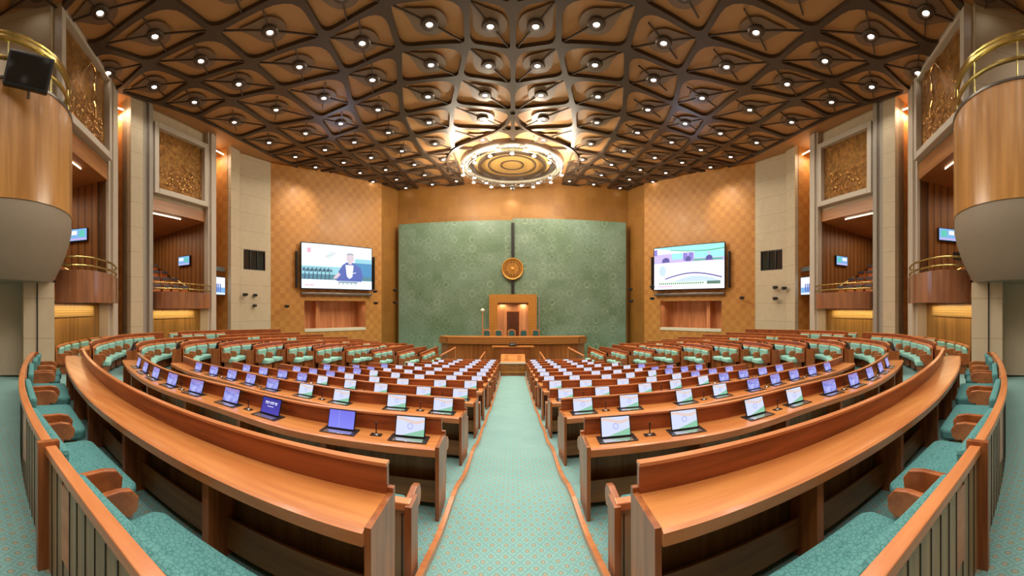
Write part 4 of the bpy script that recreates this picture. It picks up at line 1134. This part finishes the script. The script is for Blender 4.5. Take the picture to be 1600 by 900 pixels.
def make_portal():
    t = NT('portal_carving'); x, y, z = t.xyz(t.co('World'))
    u = t.ma('ABSOLUTE', t.ma('SUBTRACT', t.ma('FRACT', t.ma('DIVIDE', x, .2)), .5)); v = t.ma('ABSOLUTE', t.ma('SUBTRACT', t.ma('FRACT', t.ma('DIVIDE', z, .2)), .5))
    k = t.ma('GREATER_THAN', t.ma('MAXIMUM', u, v), .44)
    return t.done(t.mix(k, srgb(184, 124, 50), srgb(160, 106, 40)), .4, bump=k, bs=.4, bd=.02)
portal_m = make_portal()
front_end()
# raised dais floor behind the presiding desk
S(MB().box((-4.5, 23.9, -2.4), (4.5, 25.6, zat(515, 24.6)-1.25)).build('floor_dais', carpet))

# ================================================================ DESKS, SEATS
def cut(cv, s0, s1):
    """part of a curve between two arc lengths"""
    out = []; s = 0; prev = None
    for p, o in cv:
        if prev is not None:
            d = (p-prev[0]).length
            if s < s0 <= s+d: t = (s0-s)/d; out.append((prev[0].lerp(p, t), prev[1].lerp(o, t).normalized()))
            if s < s1 <= s+d: t = (s1-s)/d; out.append((prev[0].lerp(p, t), prev[1].lerp(o, t).normalized())); return out
            s += d
        elif s0 <= 0: out.append((p, o))
        if prev is not None and s0 <= s <= s1: out.append((p, o))
        prev = (p, o)
    return out
def arclen(cv): return sum((cv[i+1][0]-cv[i][0]).length for i in range(len(cv)-1))
def point(cv, s):
    a = 0
    for i in range(len(cv)-1):
        d = (cv[i+1][0]-cv[i][0]).length
        if a+d >= s or i == len(cv)-2:
            t = min(1.0, max(0.0, (s-a)/max(d, 1e-6))); return cv[i][0].lerp(cv[i+1][0], t), cv[i][1].lerp(cv[i+1][1], t).normalized()
        a += d
BLK = {'A': 'centre block', 'B': 'side block', 'C': 'front corner block'}
def rowname(blk, k, side): return '%s %s, %s row' % (side, BLK[blk], ORD[k])
ARM = [(0, 0), (0, .16), (.02, .195), (.42, .215), (.54, .195), (.60, .13), (.59, .05), (.53, .005), (.46, .02), (.44, -.07), (.40, -.13), (0, -.13)]
def make_seat(width, cush, top=.80, frame=True, depth=.50, arm=.55, h=.45):
    r = thing('upholstered_chair', (0, 0, 0), 'teal padded seat', 'seat')
    w = width/2
    m = MB(); m.prism([(-w+.05, .0), (w-.05, .0), (w-.05, depth-.06), (w-.12, depth), (-w+.12, depth), (-w+.05, depth-.06)], h-.14, h); m.build('seat_cushion', cush, r, local=True, bevel=.035)
    m = MB(); M = Matrix.Rotation(-.12, 3, 'X'); m.obox((0, .05, (top+h)/2+.01), (2*w-.08, .10, top-h-.02), axis=M); m.build('back_cushion', cush, r, local=True, bevel=.035)
    m = MB(); (m.box((-w+.02, -.05, top), (w-.02, .05, top+.06)) if frame else None); m.box((-w+.02, -.04, .3), (w-.02, .0, top if frame else top-.05)); m.build('back_frame', cap_wood, r, local=True, bevel=.012)
    m = MB(); m.box((-w+.10, .05, .0), (w-.10, depth-.12, h-.14)); m.build('seat_base', end_wood, r, local=True)
    Mx = Matrix(((0, 0, 1), (1, 0, 0), (0, 1, 0)))
    for s_ in (-1, 1):
        m = MB(); m.prism([(a*arm/.6, b+h) for a, b in ARM], s_*(w-.03)-.03, s_*(w-.03)+.03, M=Mx); m.build('armrest', arm_wood, r, local=True, bevel=.01)
    return r
arm_wood = wood('armrest_wood', srgb(142, 76, 36), srgb(184, 108, 58), (6, 6, 6), .3, .25, kind='Object')
SEAT1 = make_seat(.66, fabric_light, .77, True, .48, .34, .42); SEAT2 = make_seat(1.30, fabric, .86, False, .74, .55)
SEAT4 = make_seat(.64, fabric, .86, False, .6, .5)
SEAT3 = make_seat(.62, fabric, .70, False, .5, .45)
def make_tablet(mat):
    r = thing('tablet', (0, 0, 0), 'tablet', 'tablet')
    # local: +y towards the rail, screen faces -y
    MB().box((-.165, -.125, .008), (.165, -.035, .013)).build('front_strip', silver, r, local=True, bevel=.002)
    m = MB(); m.box((-.215, -.13, 0), (.215, .09, .008)); m.build('base_plate', grey_dark, r, local=True, bevel=.003)
    M = Matrix.Rotation(-.3, 3, 'X'); c = Vector((0, .045, .118))
    m = MB(); m.obox(c, (.345, .012, .225), axis=M); m.build('casing', black_plastic, r, local=True, bevel=.004)
    s = MB(); s.box((-.16, -.0005, -.1), (.16, .0005, .1)); so = s.build('screen', mat, r, local=True, fix=False)
    so.location = c + M @ Vector((0, -.0075, 0)); so.rotation_euler = (-.3, 0, 0)
    m = MB(); m.box((-.02, .06, .008), (.02, .085, .1)); m.build('hinge', grey_metal, r, local=True)
    return r
grey_dark = plain('anthracite_plate', srgb(58, 56, 56), .3, .4)
TAB = {k: make_tablet(v) for k, v in (('flag', scr_flag), ('blue', scr_blue), ('navy', scr_navy), ('violet', scr_violet))}
# white lines of writing on the dark blue screen
tx = TAB['navy']
m = MB(); rn = random.Random(2)
for i, x in enumerate((-.10, -.075, -.05, -.015, .01, .035, .07, .09)):
    m.box((x, -.0022, .02), (x+.008, -.0014, .05+.008*rn.random())); m.box((x, -.0022, .045), (x+.02, -.0014, .052))
m.box((-.06, -.0022, -.012), (.05, -.0014, -.006))
so = [c for c in tx.children if c.name.startswith('screen')][0]
wr = m.build('screen_writing', lit('writing_white', 235, 235, 255, 1.0), so, local=True, fix=False)
def make_mic():
    r = thing('desk_microphone', (0, 0, 0), 'desk microphone', 'microphone')
    m = MB(); m.box((-.065, -.04, 0), (.065, .04, .006)); m.build('mount_plate', black_plastic, r, local=True)
    m = MB(); m.lathe([(0, .02), (.02, .018), (.028, .006)], 12); m.build('button', silver, r, local=True, smooth=True)
    m = MB(); m.tube([(0, .0, .01), (0, .0, .11)], .007, 6); m.tube([(0, 0, .11), (0, -.004, .145)], .010, 6); m.build('stem', black_plastic, r, local=True, smooth=True)
    return r
MIC = make_mic()
PROTOS = [SEAT1, SEAT2, SEAT3, SEAT4, MIC] + list(TAB.values())

def desk(cv, blk, k, side_s, legs=True):
    H = .95; TD = .43 if blk == 'A' else .32
    side = SIDE[side_s]; mir = side_s == 1
    s0 = arclen(cv); c = cv[len(cv)//2][0]
    zlow = min(p.z for p, o in cv)
    root = thing('bench_desk', ((-c.x if mir else c.x), c.y, zlow), 'long curved wooden desk, %s%s' % (rowname(blk, k, side), ' from the camera' if blk == 'A' else ' from the side wall'), 'desk', 'curved desks of the chamber')
    r = [(0.0, 0.0), (.04, 0.0), (.04, H-.02), (0.0, H-.02)]
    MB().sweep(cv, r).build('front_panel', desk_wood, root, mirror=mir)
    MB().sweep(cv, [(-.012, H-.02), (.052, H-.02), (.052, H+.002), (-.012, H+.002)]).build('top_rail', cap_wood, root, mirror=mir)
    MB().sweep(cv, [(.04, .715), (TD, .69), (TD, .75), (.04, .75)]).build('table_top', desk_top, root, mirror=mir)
    MB().sweep(cv, [(TD, .665), (TD+.022, .665), (TD+.028, .74), (TD, .752)]).build('table_lip', cap_wood, root, mirror=mir)
    # end panels
    for (p, o), sg in ((cv[0], 1), (cv[-1], -1)):
        q = cv[1] if sg == 1 else cv[-2]; t = (p-q[0]); t.z = 0; t.normalize()
        m = MB(); poly = [(0, -.05), (TD, -.05), (TD, .76), (.03, .76), (.03, .79), (-.01, .79)]
        vs_ = [Vector((p.x+o.x*a+t.x*e, p.y+o.y*a+t.y*e, p.z+b)) for e in (0, .04) for a, b in poly]; n = len(poly)
        m.raw(vs_, [tuple(range(n))[::-1], tuple(range(n, 2*n))]+[(i, (i+1) % n, n+(i+1) % n, n+i) for i in range(n)])
        m.build('end_panel', [end_wood], root, mirror=mir)
    if legs:
        MB().sweep(cv, [(.041, .03), (.05, .03), (.05, .69), (.041, .69)]).build('modesty_panel', under_wood, root, mirror=mir)
        n = int(s0/1.15)
        for i in range(1, n):
            p, o = point(cv, s0*i/n); t = Vector((-o.y, o.x, 0)); m = MB()
            m.obox((p.x+o.x*.24, p.y+o.y*.24, p.z+.34), (.30, .07, .70), math.atan2(o.y, o.x)); m.build('leg', end_wood, root, mirror=mir)
        MB().sweep(cv, [(.17, .06), (.19, .06), (.19, .30), (.17, .30)]).build('low_plank', low_wood, root, mirror=mir)
    return root
def seat_back(cv, blk, k, side_s, off=1.17, H=.86):
    side = SIDE[side_s]; mir = side_s == 1; c, o = cv[len(cv)//2]
    root = thing('seat_partition', ((-c.x if mir else c.x), c.y, c.z), 'curved panelled wooden partition behind the seats, %s' % rowname(blk, k, side), 'partition', 'panelled seat partitions')
    MB().sweep(cv, [(off, -.03), (off+.04, -.03), (off+.04, H), (off, H)]).build('back_panel', pale_panel, root, mirror=mir)
    MB().sweep(cv, [(off-.02, H), (off+.07, H), (off+.07, H+.06), (off-.02, H+.06)]).build('capping', cap_wood, root, mirror=mir, bevel=.008)
    n = max(2, int(arclen(cv)/.13)); m = MB()
    for i in range(n):
        p, o = point(cv, arclen(cv)*(i+.5)/n); m.obox((p.x+o.x*(off+.042), p.y+o.y*(off+.042), p.z+H*.46), (.006, .008, H-.02), math.atan2(o.y, o.x))
    m.build('board_joints', dark_gap, root, mirror=mir)
    for (p, o) in (cv[0], cv[-1]):
        m = MB(); m.obox((p.x+o.x*(off+.0), p.y+o.y*(off+.0), p.z+H*.5), (.20, .05, H+.10), math.atan2(o.y, o.x)); m.build('end_post', end_wood, root, mirror=mir)
    return root
def put(proto, cv, s, off, dz, side_s, label, group):
    p, o = point(cv, s); x, y, z = p.x+o.x*off, p.y+o.y*off, p.z+dz
    ox, oy = o.x, o.y
    if side_s == 1: x = -x; ox = -ox
    rz = math.atan2(-oy, -ox)-PI/2          # local +y faces away from 'outward'
    return dup(proto, (x, y, z), rz, label, group)
XS = [1.13, 1.96, 2.98, 3.8, 4.65, 5.35, 6.05, 6.75, 7.45]
nseat = ntab = 0
for side_s in (-1, 1):
    side = SIDE[side_s]
    for k in range(1, 13):
        cv = CURVES[('A', k)]; L = arclen(cv)
        desk(cv, 'A', k, side_s, legs=(k <= 4))
        if k == 1:
            cw = [(p+o*(1.45-.32*i/len(cv)), o) for i, (p, o) in enumerate(cv)]     # the gap narrows towards the corner
            pt = seat_back(cut(cw, .1, L*.985), 'A', k, side_s, 0.0)
            p, o = point(cw, 1.85); m = MB(); m.obox((p.x+o.x*.04, p.y+o.y*.04, p.z+.465), (.17, .05, .97), math.atan2(o.y, o.x)); m.build('middle_post', end_wood, pt, mirror=(side_s == 1))
            n = int((L-.3)/1.61)
            for i in range(n):
                put(SEAT2, cw, .87+1.61*i, -.02, 0, side_s, 'wide teal seat, %s from the aisle in the %s row nearest the camera' % (ORD[i+1], side), 'wide seats in the row nearest the camera'); nseat += 1
            for i in range(2):
                put(SEAT4, cw, .87+1.61*n-.45+.68*i, -.02, 0, side_s, 'single teal seat, %s from the corner in the %s row nearest the camera' % (ORD[2-i], side), 'single seats in the row nearest the camera'); nseat += 1
        else:
            sb = cut(cv, 0, min(L, 3.0) if k > 4 else L*.97)
            seat_back(sb, 'A', k, side_s, 1.40, .68)
            for i in range(2 if k <= 6 else 1):
                put(SEAT3, cv, .36+.64*i, 1.36, 0, side_s, 'teal seat %s the aisle, %s block, %s row from the camera' % ('beside' if i == 0 else 'one place from', side, ORD[k]), 'seats by the centre aisle'); nseat += 1
            # tablets
            i = 0
            for xx in XS:
                s = xx-.80
                if s > L-.3: break
                i += 1
                kind = 'flag' if i <= 4 or (k >= 4 and i <= 5) else 'violet'
                if side_s < 0 and k == 2: kind = ['flag', 'blue', 'navy', 'violet', 'violet', 'violet', 'violet', 'violet', 'violet', 'violet'][i-1]
                put(TAB[kind], cv, s, .22, .752, side_s, 'lit tablet, %s from the centre aisle on the %s desk of the %s centre block' % (ORD[i], ORD[k], side), 'tablets on the centre desks'); ntab += 1
            if k <= 4:
                for i, xx in enumerate((1.52, 3.38, 5.0, 6.4)):
                    if xx-.8 < L-.3: put(MIC, cv, xx-.8, .22, .752, side_s, 'small desk microphone, %s from the centre aisle on the %s desk, %s side' % (ORD[i+1], ORD[k], side), 'desk microphones')
    for k in range(1, 12):
        cv = CURVES[('B', k)]; L = arclen(cv)
        if k <= 8:
            n1 = {1: 8, 2: 7}.get(k, 6)
            sB = min(.35+.7*n1+.1, L*.55); parts = (('B', 0, sB, n1), ('C', sB+.8, L, 4))
        else: parts = (('B', 0, L, 3),)
        for blk, a, b, nn in parts:
            c2 = cut(cv, a, b)
            if len(c2) < 2: continue
            desk(c2, blk, k, side_s, legs=False)
            l2 = arclen(c2); nn = min(nn, int((l2-.2)/.68))
            if k > 8: nn = min(nn, 3)
            if k == 1:
                for i in range(nn):
                    put(SEAT1, c2, .45+.68*i, 1.0, 0, side_s, 'pale teal seat by the side wall, %s along the outermost %s row, %s' % (ORD[i+1], side, BLK[blk]), 'seats of the outer blocks'); nseat += 1
            for i in range(nn):
                put(SEAT1, c2, .38+.68*i, -.09, 0, side_s, 'pale teal seat, %s along the inner face of the %s desk, %s %s' % (ORD[i+1], ORD[k], side, BLK[blk]), 'seats of the outer blocks'); nseat += 1
            if blk == 'B' and k >= 2:
                for i in range(3):
                    put(TAB['violet'], c2, .3+.42*i, .22, .752, side_s, 'tablet %s from the near end on the %s desk of the %s side block' % (ORD[i+1], ORD[k], side), 'tablets on the outer desks'); ntab += 1
    # outermost ring of seats behind the nearest desks, from the corner round to the side wall
for p in PROTOS:
    for ch in list(p.children):
        for g in list(ch.children): bpy.data.objects.remove(g)
        bpy.data.objects.remove(ch)
    bpy.data.objects.remove(p)
print('SEATS', nseat, 'TABLETS', ntab, 'OBJECTS', len(bpy.data.objects))

# aisle kerbs: wooden strips along both edges of the carpeted aisle
for sx in (-1, 1):
    ys = np.arange(1.2, 20.2, .4); m = MB()
    pth = [(Vector((-.68, float(y), floor_z(-.68, float(y)))), Vector((-1, 0, 0))) for y in ys]
    m.sweep(pth, [(-.02, -.02), (.03, -.02), (.03, .06), (-.02, .06)]); S(m.build(nm_trim(), cap_wood, mirror=(sx == 1)))
# ================================================================ WALL-MOUNTED CAMERAS
def wall_camera(x, y, rho, label):
    p = at(x, y, rho, 801.5); r = thing('wall_camera', p, label, 'camera', 'black cameras on wall brackets')
    d = Vector((-p.x, -p.y, 0)).normalized(); a = math.atan2(d.y, d.x)
    m = MB(); m.obox(p-d*.02, (.04, .16, .16), a); m.tube([p-d*.02, p+d*.22+Vector((0, 0, -.06))], .03, 6); m.build('bracket', black_plastic, r)
    m = MB(); m.obox(p+d*.3+Vector((0, 0, .02)), (.34, .17, .17), a+.5); m.build('camera_body', black_plastic, r, bevel=.02)
    m = MB(); M = Matrix.Rotation(a+.5, 3, 'Z') @ Matrix.Rotation(PI/2, 3, 'Y'); m.lathe([(0, .28), (.06, .27), (.075, .16), (.07, .1)], 12, p+d*.3+Vector((0, 0, .02)), M=M); m.build('lens', glass_dark, r, smooth=True)
for (x, y, rho, lab) in (
    (398, 462, 22.4, 'black camera on the left stone wall, upper of the three'), (383, 461, 21.6, 'small black camera beside the upper one on the left stone wall'), (397, 478, 22.4, 'black camera on the left stone wall, lowest of the three'),
    (448, 479, 23.0, 'black camera at the left edge of the left squared wall'), (586, 456, 25.9, 'upper black camera between left screen and green wall'), (587, 474, 25.9, 'lower black camera between left screen and green wall'),
    (617, 454, 26.7, 'upper black camera at the left edge of the green wall'), (617, 473, 26.7, 'lower black camera at the left edge of the green wall'),
    (985, 453, 26.7, 'upper black camera at the right edge of the green wall'), (986, 471, 26.7, 'lower black camera at the right edge of the green wall'),
    (1019, 449, 25.6, 'upper black camera between right screen and green wall'), (1019, 467, 25.6, 'lower black camera between right screen and green wall'),
    (1159, 466, 23.1, 'black camera at the right edge of the right squared wall'), (1211, 450, 22.0, 'black camera on the right stone wall, upper of the three'), (1225, 451, 21.4, 'small black camera beside the upper one on the right stone wall'), (1211, 467, 22.0, 'black camera on the right stone wall, lowest of the three')):
    wall_camera(x, y, rho, lab)
# screens in the front niches
for sx in (-1, 1):
    x0, x1 = (333, 355); b = bay(sx, x1, x0, (-14.78, 14.3), W_B2); mir = sx == 1
    r1 = (b.r0+b.r1)/2; z0, z1 = zat(460, r1), zat(433, r1)
    c = b.p(b.L/2, -.1, z0); c.x *= -sx
    root = thing('niche_screen', c, 'bright screen standing in the %s front niche' % SIDE[sx], 'screen')
    m = MB(); b.box(m, 0.02, b.L-.02, -.17, -.07, z0-.05, z1+.05); m.build('casing', black_plastic, root, mirror=mir)
    m = MB(); b.box(m, .05, b.L-.05, -.07, -.05, z0, z1, 0); b.box(m, .05, b.L-.05, -.048, -.045, z0+.1, z0+.4, 1)
    for t in (.35, .5, .62): b.box(m, b.L*t, b.L*t+.1, -.044, -.04, z0+.15, z0+.6, 2)
    m.build('screen', [TVW, TVB, lit('figure_blue%d' % sx, 90, 110, 190, .8)], root, mirror=mir, fix=False)
    m = MB(); b.box(m, .02, b.L-.02, -.5, -.07, z1+.35, z1+.6); o = m.build('air_grille', grey_metal, mirror=mir); tag(o, 'grey louvred grille above the screen in the %s front niche' % SIDE[sx], 'grille')
# black monitor standing on the left drum
p = at(46, 113, 7.9, 803); r = thing('black_monitor', p, 'tilted black monitor standing on the rail of the far left drum gallery', 'monitor')
d = Vector((-p.x, -p.y, 0)).normalized(); a = math.atan2(d.y, d.x)
M = Matrix.Rotation(a, 3, 'Z') @ Matrix.Rotation(-.24, 3, 'X') @ Matrix.Rotation(.15, 3, 'Y')
m = MB(); m.obox(p, (.16, 1.02, .72), axis=M); m.build('casing', black_plastic, r, bevel=.03)
m = MB(); m.obox(p+M @ Vector((.085, 0, 0)), (.01, .9, .6), axis=M); m.build('screen', glass_dark, r)
m = MB(); m.tube([p+Vector((0, 0, -.2))-d*.1, p+Vector((0, 0, -.45))-d*.25], .04, 8); m.build('stand', grey_metal, r)
# small monitor on the right rear balcony
p = at(1499, 400, 11.3, 803); r = thing('balcony_monitor', p, 'small black monitor on the brass rail of the right rear balcony', 'monitor')
d = Vector((-p.x, -p.y, 0)).normalized(); a = math.atan2(d.y, d.x)
MB().obox(p, (.08, .34, .24), a).build('casing', black_plastic, r); MB().obox(p+d*.045, (.01, .3, .2), a).build('screen', glass_dark, r)
MB().obox(p-d*.02+Vector((0, 0, -.16)), (.05, .06, .1), a).build('foot', grey_metal, r)
